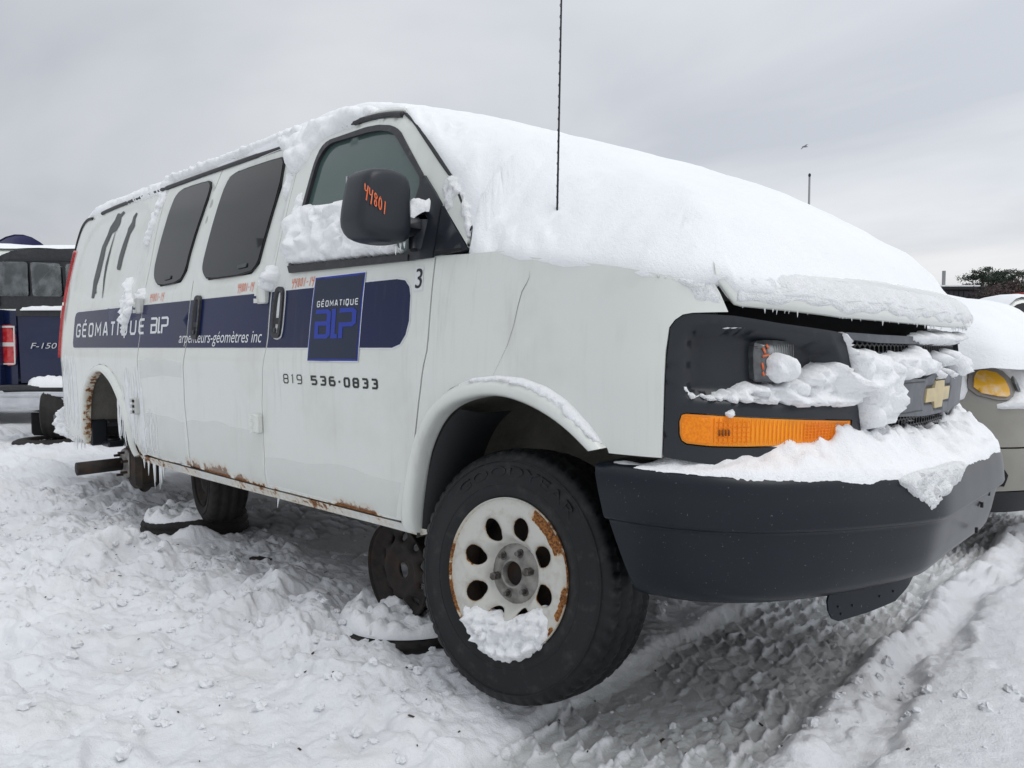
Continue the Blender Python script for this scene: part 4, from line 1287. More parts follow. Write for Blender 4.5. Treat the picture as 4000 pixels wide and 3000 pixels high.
def disc_mesh(rim_r, bore, holes, hr, hpos, dish, step=.010, ell=1.0, barrel=.15, phase=.3):
    """steel wheel face with holes; z out of the face"""
    th = np.linspace(0, 2 * np.pi, 96, endpoint=False)
    out = np.c_[np.cos(th), np.sin(th)] * rim_r * .985
    hl = [np.c_[np.cos(t24), np.sin(t24)] * bore for t24 in (np.linspace(0, 2 * np.pi, 24, endpoint=False),)]
    hc = []
    for k in range(holes):
        a = 2 * np.pi * k / holes + phase
        c = np.array([math.cos(a), math.sin(a)]) * hpos; hc.append(c)
        t = np.linspace(0, 2 * np.pi, 20, endpoint=False)
        e = np.c_[np.cos(t) * hr * ell, np.sin(t) * hr]
        ca, sa = math.cos(a), math.sin(a)
        hl.append(c + np.c_[e[:, 0] * ca - e[:, 1] * sa, e[:, 0] * sa + e[:, 1] * ca])
    P, T, _ = cdt(out, hl, step)
    r = np.hypot(P[:, 0], P[:, 1])
    z = np.interp(r / rim_r, [d[0] for d in dish], [d[1] for d in dish])
    dh = np.min([np.hypot(*(P - c).T) for c in hc], axis=0)
    z = z - .010 * (1 - sst(hr * .9, hr * 1.55, dh))
    V = np.c_[P, z]; F = [tuple(t) for t in T]
    bd = border(T); ids = sorted({i for e in bd for i in e}); n0 = len(V); m = {i: n0 + q for q, i in enumerate(ids)}
    inner = V[ids].copy(); ri = np.hypot(inner[:, 0], inner[:, 1]); inner[:, 2] -= np.where(ri > rim_r * .9, 0.0, .004)
    V = np.vstack([V, inner]); F += [(a, m[a], m[b], b) for a, b in bd]
    return V, F, P, r, dh

def rim_barrel(rim_r, depth):
    return [(rim_r * .93, -depth), (rim_r * .86, -depth * .7), (rim_r * .86, -.06), (rim_r * .955, -.030), (rim_r * .972, -.016), (rim_r * .985, -.010), (rim_r, -.004), (rim_r * 1.008, -.002), (rim_r * 1.012, -.010), (rim_r * .99, -.02)]

def orient(o, c, n):
    """point local +Z along n"""
    o.rotation_euler = Vector(n).to_track_quat('Z', 'Y').to_euler(); o.location = c

# front wheel of the van
WC = Vector((.010, -1.02, .429)); STEER, CAMB = R(3.6), R(8)
WN = Vector((math.sin(STEER) * math.cos(CAMB), -math.cos(STEER) * math.cos(CAMB), math.sin(CAMB)))
wheel = empty('wheel'); wheel.parent = van
q = WN.to_track_quat('Z', 'Y')
wheel.rotation_euler = q.to_euler(); wheel.location = WC - VP
wheel['label'] = 'front wheel with worn black tyre and rust-spotted white steel rim'
# which way is up in wheel space
UPW = q.inverted() @ Vector((0, 0, 1)); A_UP = math.atan2(UPW.y, UPW.x)
RTW = q.inverted() @ Vector((1, 0, 0)); SGN = 1 if math.cos(math.atan2(RTW.y, RTW.x) - (A_UP - math.pi / 2)) > 0 else -1
def WA(deg):
    """clock angle (0 = up, clockwise as seen) -> wheel-space angle"""
    return A_UP - SGN * R(deg)
V, F = tyre_mesh(.377, .238, .222)
tyre = mk('tyre', V, F, M_tyre, wheel, True)
dish = [(.16, -.062), (.36, -.060), (.40, -.056), (.46, -.034), (.53, -.016), (.64, -.008), (.80, -.006), (.90, -.007), (.95, -.010), (1., -.009)]
RR = .225
V, F, P, r, dh = disc_mesh(RR, .036, 8, .0300, .141, dish, .008, 1.20, phase=WA(14))
ang = np.degrees((A_UP - np.arctan2(V[:, 1], V[:, 0])) * SGN) % 360
rv = np.hypot(V[:, 0], V[:, 1])
dhv = np.r_[dh, np.full(len(V) - len(dh), .03)]
wv = .56 * sst(.945, .985, rv / RR) * (.6 + .5 * sst(200, 260, ang) * (1 - sst(300, 350, ang)))
wv = np.maximum(wv, .56 * (1 - sst(.031, .041, dhv)))
def patch(a0, a1, r0, r1, st):
    return st * sst(a0 - 6, a0 + 6, ang) * (1 - sst(a1 - 6, a1 + 6, ang)) * sst(r0 - .02, r0 + .02, rv / RR) * (1 - sst(r1 - .02, r1 + .06, rv / RR))
wv = np.maximum(wv, patch(22, 66, .84, 1.2, .80)); wv = np.maximum(wv, patch(88, 116, .90, 1.2, .78)); wv = np.maximum(wv, patch(120, 135, .92, 1.2, .8))
wv = np.maximum(wv, patch(346, 352, .80, .84, .75)); wv = np.maximum(wv, .45 * (1 - sst(.039, .043, rv)))
rim = mk('rim', V, F, M_rim, wheel, True, wv)
b = MB().lathe(rim_barrel(RR, .2), (0, 0, 0), (0, 0, 1), 96)
mk('rim_barrel', b.v, b.f, M_under, wheel, True)
b = MB().lathe(rim_barrel(RR, .2)[3:], (0, 0, .0005), (0, 0, 1), 96)
mk('rim_lip', b.v, b.f, M_rim, wheel, True, np.array([.44 + .20 * math.sin(math.atan2(v[1], v[0]) * 2 + 1) for v in b.v]))
hb = MB().lathe([(.036, -.085), (.0365, -.040), (.041, -.036), (.046, -.046), (.070, -.049), (.078, -.052), (.086, -.054), (.092, -.058), (.093, -.064)], (0, 0, 0), (0, 0, 1), 40)
hb.lathe([(.0001, -.082), (.034, -.082)], (0, 0, 0), (0, 0, 1), 24)
hb.build('hub', M_steel, wheel, True)
MB().lathe([(.0001, -.078), (.033, -.078), (.036, -.06)], (0, 0, 0), (0, 0, 1), 24).build('hub_bore', M_rust, wheel, True)
for i in range(6):
    a = WA(22 + 60 * i - 8)
    p = Vector((math.cos(a), math.sin(a), 0)) * .064
    st = MB().tube([(p.x, p.y, -.062), (p.x, p.y, -.030)], .0072, 10)
    if i in (1, 4):
        st.tube([(p.x, p.y, -.05), (p.x, p.y, -.022)], .0125, 6)
    else:
        st.lathe([(.014, -.052), (.013, -.046), (.009, -.046)], (p.x, p.y, 0), (0, 0, 1), 12)
    st.build('wheel_stud', M_stud, wheel, False)
MB().lathe([(.0001, -.10), (.20, -.10), (.205, -.12)], (0, 0, 0), (0, 0, 1), 40).build('brake_disc', M_under, wheel, True)
# raised sidewall lettering
V, F = text_mesh('GOODYEAR'); V = V - [V[:, 0].min(), V[:, 1].min()]; V = V / [V[:, 0].max(), V[:, 1].max()]
tw = R(92)
a = WA(-44) - SGN * V[:, 0] * tw
rr_ = .290 + V[:, 1] * .030
Vt = np.c_[np.cos(a) * rr_, np.sin(a) * rr_, np.full(len(a), .0001)]
if SGN < 0: F = [f[::-1] for f in F]
Vd = np.vstack([Vt, Vt - [0, 0, .003]])
nV = len(Vt); ed = {}
for f in F:
    for i in range(len(f)): ed[(f[i], f[(i + 1) % len(f)])] = 1
F = list(F) + [(a_, a_ + nV, b_ + nV, b_) for a_, b_ in ed if (b_, a_) not in ed]
mk('sidewall_lettering', Vd, F, M_tyre, wheel, False)
rg = MB()
for r_ in (.268, .338): rg.lathe([(r_ - .0022, -.0016), (r_, .0010), (r_ + .0022, -.0016)], (0, 0, 0), (0, 0, 1), 120)
rg.build('sidewall_ridge', M_tyre, wheel, True)

# rear hub with rotor, calliper, studs and axle tube
rot = MB().lathe([(.0001, -.99), (.06, -.99)], (0, 0, 0), (0, 1, 0), 4) if 0 else None
hubp = Vector((-3.43, 0, .375))
rh = empty('rear_hub'); rh.parent = van; rh.location = hubp - VP
m = MB().lathe([(.05, -.80), (.165, -.80), (.168, -.805), (.168, -.835), (.165, -.838), (.105, -.838), (.100, -.845), (.098, -.885), (.06, -.890)], (0, 0, 0), (0, 1, 0), 48)
m.build('brake_rotor', M_rust, rh, True)
MB().lathe([(.0001, -.915), (.040, -.915), (.045, -.905), (.06, -.905), (.092, -.897), (.094, -.885)], (0, 0, 0), (0, 1, 0), 32).build('hub_flange', M_steel, rh, True)
m = MB()
for i in range(6):
    a = 2 * math.pi * (i + .3) / 6
    x, z = .072 * math.cos(a), .072 * math.sin(a)
    m = MB().tube([(x, -.895, z), (x, -.938, z)], .0085, 8); m.build('wheel_stud', M_under, rh, False)
m = MB().tube([(0, -.90, 0), (0, -1.165, -.004)], .040, 20).lathe([(.0001, -1.16), (.024, -1.16)], (0, 0, 0), (0, 1, 0), 16)
m.build('axle_tube', M_rust, rh, True)
MB().box((.17, -.83, -.01), (.13, .15, .25), .03).box((.10, -.85, .0), (.05, .10, .22), .02).build('brake_calliper', M_under, rh, False)
MB().lathe([(.06, -.78), (.19, -.78), (.195, -.79), (.19, -.795)], (0, 0, 0), (0, 1, 0), 40).build('backing_plate', M_rust, rh, True)

# rust stain on both hub faces comes from the material; donor wheels the van stands on
def stand_tyre(name, Ro, W, rb, c, n, label, group, steel=True, tyre=True, holes=10):
    t = empty(name)
    orient(t, c, n)
    tag(t, label, 'wheel', group)
    if tyre:
        V, F = tyre_mesh(Ro, W, rb, 120, True)
        mk('tyre', V, F, M_tyre_old, t, True)
    dish = [(.15, -.040), (.32, -.044), (.40, -.034), (.52, -.024), (.60, -.028), (.76, -.044), (.86, -.040), (.93, -.020), (1., -.010)]
    V, F, P, r, dh = disc_mesh(rb, .030, holes, rb * .080, rb * .68, dish, .014)
    if steel:
        mk('rim', V, F, M_rust, t, True)
        mk('rim_barrel', *(lambda b: (b.v, b.f))(MB().lathe(rim_barrel(rb, W * .95), (0, 0, 0), (0, 0, 1), 64)), M_rust, t, True)
    return t
SG = 'old wheels stacked as stands under the van'
stand_tyre('wheel', .285, .215, .185, (-2.66, -.76, .385), (-.20, -.98, 0), 'narrow black wheel standing upright under the rear of the white van', SG)
stand_tyre('wheel', .30, .17, .19, (-2.92, -.68, .115), (-.05, -.03, 1), 'snow-dusted tyre lying flat under the upright rear stand wheel', SG)
t = stand_tyre('wheel', .20, .16, .192, (-.775, -.82, .228), (-.04, -1, .0), 'bare rusty steel wheel standing upright behind the front tyre of the van', SG, True, False)
for i in range(4):
    a = 2 * math.pi * (i + .5) / 4
    m = MB().lathe([(.0001, -.048), (.0085, -.048)], (math.cos(a) * .058, math.sin(a) * .058, 0), (0, 0, 1), 10); m.build('bolt_hole', M_snow if 0 else M_void, t, False)
stand_tyre('wheel', .285, .16, .18, (-.80, -.74, .055), (.04, -.06, 1), 'half buried tyre lying flat under the rusty rim by the front tyre', SG)
# ------------------------------------------------------------------ snowy yard
def axis(segs):
    a = []
    for x0, x1, st in segs: a += list(np.arange(x0, x1 - 1e-9, st))
    a.append(segs[-1][1]); return np.array(a)
def geo(x0, x1, st, f):
    o = [x0]; s = st
    while o[-1] < x1: o.append(o[-1] + s); s *= f
    return np.array(o)
gx = np.r_[-geo(9.0, 900, .08, 1.16)[::-1][:-1], axis([(-9.0, -4.5, .045), (-4.5, -2.6, .020), (-2.6, -1.2, .0125), (-1.2, .0, .0085), (.0, .92, .0062), (.92, 1.55, .0085), (1.55, 2.4, .02)]), geo(2.4, 900, .03, 1.18)[1:]]
gy = np.r_[-geo(2.6, 900, .05, 1.2)[::-1][:-1], axis([(-2.6, -2.2, .025), (-2.2, -1.2, .0085), (-1.2, .1, .0065), (.1, .35, .0085), (.35, 1.2, .016), (1.2, 3.4, .035)]), geo(3.4, 900, .06, 1.16)[1:]]
GX, GY = np.meshgrid(gx, gy, indexing='ij')

def chunks(x, y, seed=0, tilt=.6):
    """broken slabs: each jittered cell gets its own height and slope"""
    xi = np.floor(x).astype(int); yi = np.floor(y).astype(int)
    best = np.full(np.shape(x), 1e9); out = np.zeros(np.shape(x)); sec = np.full(np.shape(x), 1e9)
    for dx in (-1, 0, 1):
        for dy in (-1, 0, 1):
            cx = xi + dx; cy = yi + dy
            h = _perm[(_perm[(cx + seed * 29) & 511] + cy) & 511]; h2 = _perm[(h + 71) & 511]; h3 = _perm[(h2 + 137) & 511]; h4 = _perm[(h3 + 31) & 511]
            qx = cx + h / 512.; qy = cy + h2 / 512.
            d = (x - qx) ** 2 + (y - qy) ** 2
            v = h3 / 512. + tilt * ((x - qx) * math.cos(1.) * (h4 / 256. - 1) + (y - qy) * (h / 256. - 1))
            k = d < best
            sec = np.where(k, best, np.minimum(sec, d)); out = np.where(k, v, out); best = np.where(k, d, best)
    e = np.sqrt(sec) - np.sqrt(best)
    return out * sst(0, .16, e) + .0

def ground_h(x, y):
    near = 1 - sst(9, 22, np.hypot(x, y))
    h = .035 * fbm(x * .55, y * .55, 3, 11)
    # churned, clodded snow
    churn = sst(.10, -.12, x + .25 * fbm(x * 1.3, y * 1.3, 2, 41)) * sst(-.2, -.75, y + .15 * fbm(x * 1.1 + 5, y * 1.1, 2, 45))
    churn = np.maximum(churn, .8 * sst(-1.9, -2.6, x) * sst(.6, -.3, y))
    smooth_ = sst(.3, -.3, np.hypot((x + .62) / 1.3, (y + 1.62) / .28) - 1)      # packed icy lane
    churn = churn * (1 - .65 * smooth_)
    wx = x + .06 * fbm(x * 3.1, y * 3.1, 2, 51); wy = y + .06 * fbm(x * 3.1 + 9, y * 3.1, 2, 53)
    patch = .45 + .55 * sst(-.25, .35, fbm(x * 1.15, y * 1.15, 3, 57))
    w2x = x + .035 * fbm(x * 8, y * 8, 3, 151); w2y = y + .035 * fbm(x * 8 + 9, y * 8, 3, 153)
    rough = sst(-.05, .30, fbm(x * 1.7, y * 1.7, 3, 155))
    cl = .060 * billow(wx * 2.2, wy * 2.2, 2, 12) + .034 * chunks(w2x * 4.6, w2y * 4.6, 3, .8) * sst(-.15, .2, fbm(x * 1.6 + 3, y * 1.6, 2, 157)) \
        + .020 * chunks(w2x * 11, w2y * 11, 5, .9) * rough + .010 * chunks(w2x * 23, w2y * 23, 7, .9) * rough + .046 * lumps(w2x * 4.6, w2y * 4.6, 6, .5, .25, .75) + .024 * lumps(w2x * 10, w2y * 10, 4, .5, .25, .75) * sst(-.3, .2, fbm(x * 2 + 5, y * 2, 2, 159)) + .010 * lumps(w2x * 24, w2y * 24, 2, .45, .3, .75)
    h = h + churn * (.35 + .65 * patch) * cl * near
    h = h + .010 * fbm(x * 9, y * 9, 3, 14) * near + .0055 * fbm(x * 30, y * 30, 3, 16) * near * (.4 + .6 * sst(-.2, .3, fbm(x * 2, y * 2, 2, 18)))
    # low bank along the left edge of the lane, in front of the blue truck
    h = h + .10 * np.exp(-((y + .75 + .09 * (x + 6)) / .8) ** 2) * sst(-3.6, -5.2, x) * sst(-9.5, -7.2, x) * (.5 + .5 * billow(x * 1.1, y * 1.1, 2, 19))
    # wheel rut pressed by a loader, running across in front of the van
    lx = x + .055 * fbm(y * 1.3, x * .4, 3, 22) + .03 * np.sin(y * .9)
    band = sst(.02, .10, lx) * sst(.70, .62, lx)
    wob = .026 * fbm(x * 4.5, y * 4.5, 3, 24)
    u = (lx + wob) / .082; col = np.floor(u); fu = u - col
    v = (y + wob + .8 * (lx - .36)) / .105 + .5 * (col % 2); fv = v - np.floor(v)
    du = np.minimum(fu, 1 - fu) * .082; dv = np.minimum(fv, 1 - fv) * .105
    du = du + .006 * fbm(x * 31, y * 31, 2, 28); dv = dv + .006 * fbm(x * 31 + 7, y * 31, 2, 30)
    crumb = np.clip(.80 + .45 * fbm(x * 10, y * 10, 2, 29), .25, 1.05)
    wall = np.maximum(1 - sst(.005, .014, du), .9 * (1 - sst(.005, .015, dv))) * crumb * (.08 + .92 * sst(-.30, .20, fbm(x * 2.6, y * 2.6, 3, 26)))
    tread = -.048 + .021 * wall + .014 * (fv - .5) + .006 * fbm(x * 20, y * 20, 3, 32) + .022 * lumps(x * 13, y * 13, 36, .35, .25, .7) * sst(.0, .35, fbm(x * 2.4 + 2, y * 2.4, 2, 37)) + .010 * chunks(x * 26, y * 26, 8, .8) * sst(.0, .4, fbm(x * 4, y * 4, 2, 34))
    slick = sst(.5, .0, np.hypot((x - .20) / .22, (y + .40) / .42) - .75)         # grey glazed patch beside the tyre
    tread = tread * (1 - .7 * slick) - .7 * slick * .040
    h = h * (1 - band) + band * (tread + .15 * h)
    # thrown-up furrow and the flat bank beyond it
    ridge = np.exp(-((lx - .70) / .06) ** 2) * .020 * (.5 + .9 * billow(x * 4, y * 4, 2, 31)) + .045 * lumps(x * 8, y * 8, 33, .5, .25, .7) * np.exp(-((lx - .72) / .10) ** 2)
    furrow = -.014 * np.exp(-((lx - .815) / .040) ** 2)
    bank = .034 * sst(.845, .90, lx + .060 * fbm(y * 4, x * 2, 3, 35)) * sst(5.5, 3.5, x)
    bk = sst(.86, .95, lx)
    h = h * (1 - .8 * bk * near)
    bankl = .020 * lumps(x * 8, y * 8, 37, .18, .22, .6) * sst(.9, 1.05, lx) + .010 * fbm(x * 2.2, y * 2.2, 2, 38) * bk + .003 * fbm(x * 16, y * 16, 3, 39) * bk
    out = sst(2.6, 1.6, np.abs(y - .2)) * .7 + .3
    h = h + (ridge + furrow + bank + bankl) * near
    # under the van: scraped, rutted, a little lower
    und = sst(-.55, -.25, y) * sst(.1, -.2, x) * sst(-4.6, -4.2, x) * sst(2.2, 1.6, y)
    uu = (y + .02 * fbm(x * 3, y * 3, 2, 71)) / .10; vv = x / .30 + .5 * (np.floor(uu) % 2); fuu = uu - np.floor(uu); fvv = vv - np.floor(vv)
    bars = sst(.44, .30, np.abs(fuu - .5)) * sst(.46, .34, np.abs(fvv - .5)) * sst(-.25, .15, fbm(x * 2.2, y * 2.2, 2, 74))
    h = h * (1 - .75 * und) + und * (-.035 + .016 * bars + .025 * chunks(x * 6, y * 6, 9, .8) * sst(-.1, .3, fbm(x * 1.5, y * 1.5, 2, 73)) + .022 * lumps(x * 9, y * 9, 75, .35, .25, .7))
    h = h + .012 * np.exp(-(((x + .75) / .38) ** 2 + ((y + 1.06) / .12) ** 2)) * (.4 + lumps(x * 8, y * 8, 81, .8, .3, .75))
    h = h + .045 * np.exp(-(((x + 2.62) / .42) ** 2 + ((y + 1.10) / .15) ** 2)) * (.4 + lumps(x * 8, y * 8, 83, .8, .3, .75))
    rsf = np.random.RandomState(31)
    for i in range(16):                                  # boot prints
        fx, fy, fa = rsf.uniform(-3.4, -.2), rsf.uniform(-2.0, -1.15), rsf.uniform(-.6, .6) + .4
        ca, sa = math.cos(fa), math.sin(fa)
        a_ = ((x - fx) * ca + (y - fy) * sa) / .15; b_ = (-(x - fx) * sa + (y - fy) * ca) / (.055 + .012 * np.clip((x - fx) * ca / .15, -1, 1))
        q = np.abs(a_) ** 2.6 + np.abs(b_) ** 2.6
        h = h + (-.026 - .5 * (h - .03)) * sst(1.7, .35, q)
    h = h - .035 * sst(.42, .26, np.hypot(x + .80, y + .72)) - .03 * sst(.42, .26, np.hypot(x + 2.92, y + .68))
    ice = np.maximum(band * (.72 + .28 * slick) * (1 - .95 * sst(.2, .7, wall) * (1 - slick)), .26 * smooth_ * sst(-.2, .5, fbm(x * 2.5, y * 8, 3, 91)))
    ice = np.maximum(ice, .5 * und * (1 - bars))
    dp = (x - 1.52) * -math.cos(YAW) + (y + 2.57) * math.sin(YAW); lt = (x - 1.52) * math.sin(YAW) + (y + 2.57) * math.cos(YAW)
    h = h + .95 * sst(8.5, 13, dp) * sst(2.0, 6.0, lt)
    return h, np.clip(ice, 0, 1)

GH, GI = ground_h(GX, GY)
nx, ny = GX.shape
me = bpy.data.meshes.new('ground')
me.vertices.add(nx * ny)
me.vertices.foreach_set('co', np.stack([GX, GY, GH], -1).astype(np.float32).ravel())
idx = np.arange(nx * ny).reshape(nx, ny)
Q = np.stack([idx[:-1, :-1], idx[1:, :-1], idx[1:, 1:], idx[:-1, 1:]], -1).reshape(-1, 4)
me.loops.add(Q.size); me.loops.foreach_set('vertex_index', Q.astype(np.int32).ravel())
me.polygons.add(len(Q)); me.polygons.foreach_set('loop_start', (np.arange(len(Q)) * 4).astype(np.int32)); me.polygons.foreach_set('loop_total', np.full(len(Q), 4, np.int32))
me.update(); me.validate()
at = me.attributes.new('wear', 'FLOAT', 'POINT'); at.data.foreach_set('value', GI.astype(np.float32).ravel())
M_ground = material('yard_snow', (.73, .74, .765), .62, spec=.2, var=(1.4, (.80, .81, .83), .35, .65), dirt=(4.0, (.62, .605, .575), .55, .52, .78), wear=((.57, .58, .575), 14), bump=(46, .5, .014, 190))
ground = link('snow_ground', me, None, M_ground)
tag(ground, kind='structure')

def gz(x, y):
    return float(ground_h(np.array([x]), np.array([y]))[0][0])

# scrap and specks lying on the snow
b = MB()
x, y = -2.02, -.73
b.box((0, 0, .012), (.10, .035, .012), .004, Matrix.Rotation(.5, 3, 'Z')).box((.04, .012, .02), (.07, .02, .008), .002, Matrix.Rotation(.9, 3, 'Z') @ Matrix.Rotation(.25, 3, 'Y'))
o = b.build('rusty_scrap', M_rust); o.location = (x, y, gz(x, y) - .004)
tag(o, 'small rust-brown scrap lying on the snow beneath the van doors', 'scrap')
# flecks of dirt and bark blown over the snow
fl = MB(); rs = np.random.RandomState(21)
for i in range(130):
    x = rs.uniform(-4.2, 1.1); y = rs.uniform(-2.1, -.3)
    L = .003 + .009 * rs.rand() ** 3; a = rs.uniform(0, 6.28)
    fl.box((x, y, gz(x, y) + .002), (L * 2, L * .8, .003), 0, Matrix.Rotation(a, 3, 'Z') @ Matrix.Rotation(rs.uniform(-.4, .4), 3, 'X'))
o = fl.build('dirt_flecks', M_bark)
tag(o, 'tiny brown flecks of dirt sprinkled over the snow', 'dirt', kind='stuff')
# snow clods: loose lumps
def clod_mesh(seed):
    rs = np.random.RandomState(seed); m = MB(); n, k = 10, 6
    V = []
    for i in range(k + 1):
        for j in range(n):
            t = math.pi * i / k; p = 2 * math.pi * j / n
            d = np.array([math.sin(t) * math.cos(p), math.sin(t) * math.sin(p), math.cos(t)])
            r = 1 + .55 * float(perlin(d[0] * 1.9 + seed, d[1] * 1.9 + d[2], seed)) + .20 * rs.uniform(-1, 1)
            V.append(d * r * [1, .85, .7])
    F = [(i * n + j, (i + 1) * n + j, (i + 1) * n + (j + 1) % n, i * n + (j + 1) % n) for i in range(k) for j in range(n)]
    return V, F
cv = [clod_mesh(s) for s in range(5)]
rs = np.random.RandomState(5); big = MB()
for i in range(1500):
    for _ in range(20):
        x = rs.uniform(-4.5, 1.5); y = rs.uniform(-2.1, .2)
        lane = .02 < x < .66
        if y > -.95 and x < -.3 and rs.rand() > .25: continue
        if lane and rs.rand() > .35: continue
        if x > .9 and rs.rand() > .3: continue
        break
    r = .004 + .020 * rs.rand() ** 4
    if lane: r *= .6
    V, F = cv[rs.randint(5)]
    a = rs.uniform(0, 6.28); c, s_ = math.cos(a), math.sin(a); z = gz(x, y)
    big.add([(x + r * (v[0] * c - v[1] * s_), y + r * (v[0] * s_ + v[1] * c), z + r * (v[2] + .25)) for v in V], F)
o = big.build('snow_clods', M_ground, None, False)
tag(o, 'loose crumbs of churned snow scattered over the yard', 'snow', kind='stuff')
# ------------------------------------------------------------------ snow lying on the van
# one blanket over hood, windscreen and roof: (x, y) plan with its own rim height
rimpts = []                                            # (x, y, z_rim, radius)
fs_ = np.linspace(.675, 2 * MID - .675, 90)
p_, n_ = PL.at(fs_); lz_ = lipz(fs_); lo_ = lipo(fs_)
a_ = np.minimum(fs_, 2 * MID - fs_)
edge_up = np.interp(a_, [.675, .75, .9, 1.1, 1.4, MID], [.046, .044, .046, .046, .044, .042]) + .010 * perlin(fs_ * 9, fs_ * 0, 3)
q_ = p_ + n_ * (lo_ + .006)[:, None]
front = [(q_[i, 0], q_[i, 1], lz_[i] + edge_up[i], .20) for i in range(len(fs_))]
side_near = [(.60, -.945, 1.262, .20), (.54, -.975, 1.272, .23), (.468, -.988, 1.290, .27), (.384, -.990, 1.310, .32), (.244, -.990, 1.334, .40), (.089, -.988, 1.358, .46), (-.038, -.980, 1.388, .46), (-.14, -.975, 1.395, .40), (-.182, -.972, 1.415, .34)]
pil = [(s, z) for s, z in [(-.190, 1.44), (-.196, 1.475), (-.222, 1.52), (-.262, 1.575), (-.300, 1.620), (-.335, 1.658), (-.372, 1.692), (-.44, 1.757), (-.52, 1.832), (-.585, 1.892), (-.63, 1.930), (-.668, 1.955)]]
pl3 = S([(s + .016, z + .012) for s, z in pil], .004)
pil3 = [(v[0], v[1], v[2], .30 - .12 * i / 11) for i, v in enumerate(pl3)]
roofn = [(-.72, -.80, 1.998, .05), (-.82, -.812, 2.016, .05), (-.95, -.826, 2.026, .05)] + [(x, -.838 - .01 * math.sin(x * 3) - .006 * math.sin(x * 11), 2.012 - .012 * max(0, -3.6 - x), .055) for x in np.arange(-1.05, -4.25, -.10)]
rear_ = [(-4.45, -.78, 1.995, .06), (-4.60, -.6, 1.99, .06), (-4.66, 0, 1.99, .06)]
near = side_near + pil3 + roofn + rear_
ring = [r for r in front[::-1]]                        # far side -> near side along the nose
rim_ = near[::-1]
half = near
loop = list(front[::1])[::-1]
# counter-clockwise seen from above: nose from near (-y) to far (+y), far side backwards, rear, near side forwards
loop = front + [(x, -y, z, r) for x, y, z, r in near] + [(x, y, z, r) for x, y, z, r in near[::-1]][1:]
RIM = np.array(loop)
RP = []
for i in range(len(RIM)):
    a, b = RIM[i], RIM[(i + 1) % len(RIM)]
    n = max(1, int(np.hypot(*(b - a)[:2]) / (.02 if a[0] > -1.2 and a[1] < .4 else .06)))
    for k in range(n): RP.append(a + (b - a) * k / n)
RP = np.array(RP)
jig = .010 * fbm(RP[:, 0] * 9 + RP[:, 2] * 9, RP[:, 1] * 9, 3, 77) * (RP[:, 1] < 0) * (RP[:, 0] < .62)
O2 = RP[:, :2]
nrm = offset_loop(O2, 1.) - O2
on_pil = (RP[:, 0] < -.19) & (RP[:, 0] > -.67) & (RP[:, 1] < 0)
O2 = O2 + nrm * (jig * np.where(on_pil, 1.5, .7))[:, None]
ex = []
for d in (.004, .010, .019, .031, .046, .065, .09, .12):
    o = O2 + nrm * d
    ex.append(o[(RP[:, 1] < .75) & (RP[:, 0] > -1.3)])
ex = np.vstack(ex)
GXs = np.array([-4.7, -4.2, -3, -2, -1.5, -1.2, -.95, -.75, -.5, -.3, 0.0, .2, .35, .5, .62, .74, .84, .95])
GZs = np.array([2.085, 2.11, 2.118, 2.122, 2.125, 2.14, 2.135, 2.095, 2.00, 1.93, 1.815, 1.735, 1.668, 1.585, 1.505, 1.405, 1.31, 1.19])
def snow_top(x, y):
    z = np.interp(x, GXs, GZs); z = (z + np.interp(x - .05, GXs, GZs) + np.interp(x + .05, GXs, GZs)) / 3
    k = np.interp(x, [-1.3, -.8, -.3, .2, .9], [.05, .10, .13, .16, .12])
    return z - k * y * y
P, T, _ = cdt(O2, (), .034, (), 1.0, jit=.3, extra=ex)
D = np.full(len(P), 1e9); zr = np.zeros(len(P)); rr0 = np.zeros(len(P))
for i in range(len(O2)):
    a = O2[i]; b = O2[(i + 1) % len(O2)]; ab = b - a; l2 = (ab ** 2).sum()
    t = np.clip(((P - a) @ ab) / max(l2, 1e-12), 0, 1)
    d = np.hypot(*(P - a - t[:, None] * ab).T)
    k = d < D; D[k] = d[k]; j = (i + 1) % len(O2)
    zr[k] = (RP[i, 2] + (RP[j, 2] - RP[i, 2]) * t)[k]; rr0[k] = RP[i, 3]
u = np.clip(D / rr0, 0, 1)
pw = (1 - (1 - u) ** 2.0) ** (.62 + .22 * sst(.20, .45, rr0))
H = snow_top(P[:, 0], P[:, 1])
z = zr + (H - zr) * pw
wind = fbm(P[:, 0] * 3.0 + P[:, 1] * 1.2, P[:, 1] * 7 - P[:, 0] * 5, 3, 88)
stri = fbm((P[:, 0] * .8 - P[:, 1] * .3) * 9, (P[:, 0] * .55 + P[:, 1] * .9) * 34, 3, 89)
pm = sst(.55, .0, D) * (P[:, 0] < .15) * (P[:, 0] > -.75)
z += .006 * wind * sst(0, .1, D) + .013 * stri * pm * sst(.0, .03, D) + .004 * fbm(P[:, 0] * 11, P[:, 1] * 11, 3, 95) * sst(.0, .05, D) * (1 - sst(.35, .6, D)) + .003 * fbm(P[:, 0] * 30, P[:, 1] * 30, 2, 91) * sst(.0, .02, D) * (1 - .6 * sst(.1, .3, D))
# slumped terrace on the face of the hood, where the snow has slid
sl = sst(.10, .14, D + .03 * fbm(P[:, 1] * 4, P[:, 0] * 4, 2, 93)) 
fz = (P[:, 0] > .45) * sst(.62, .72, np.hypot(P[:, 0], P[:, 1] * .62))
z += .012 * sl * fz - .006
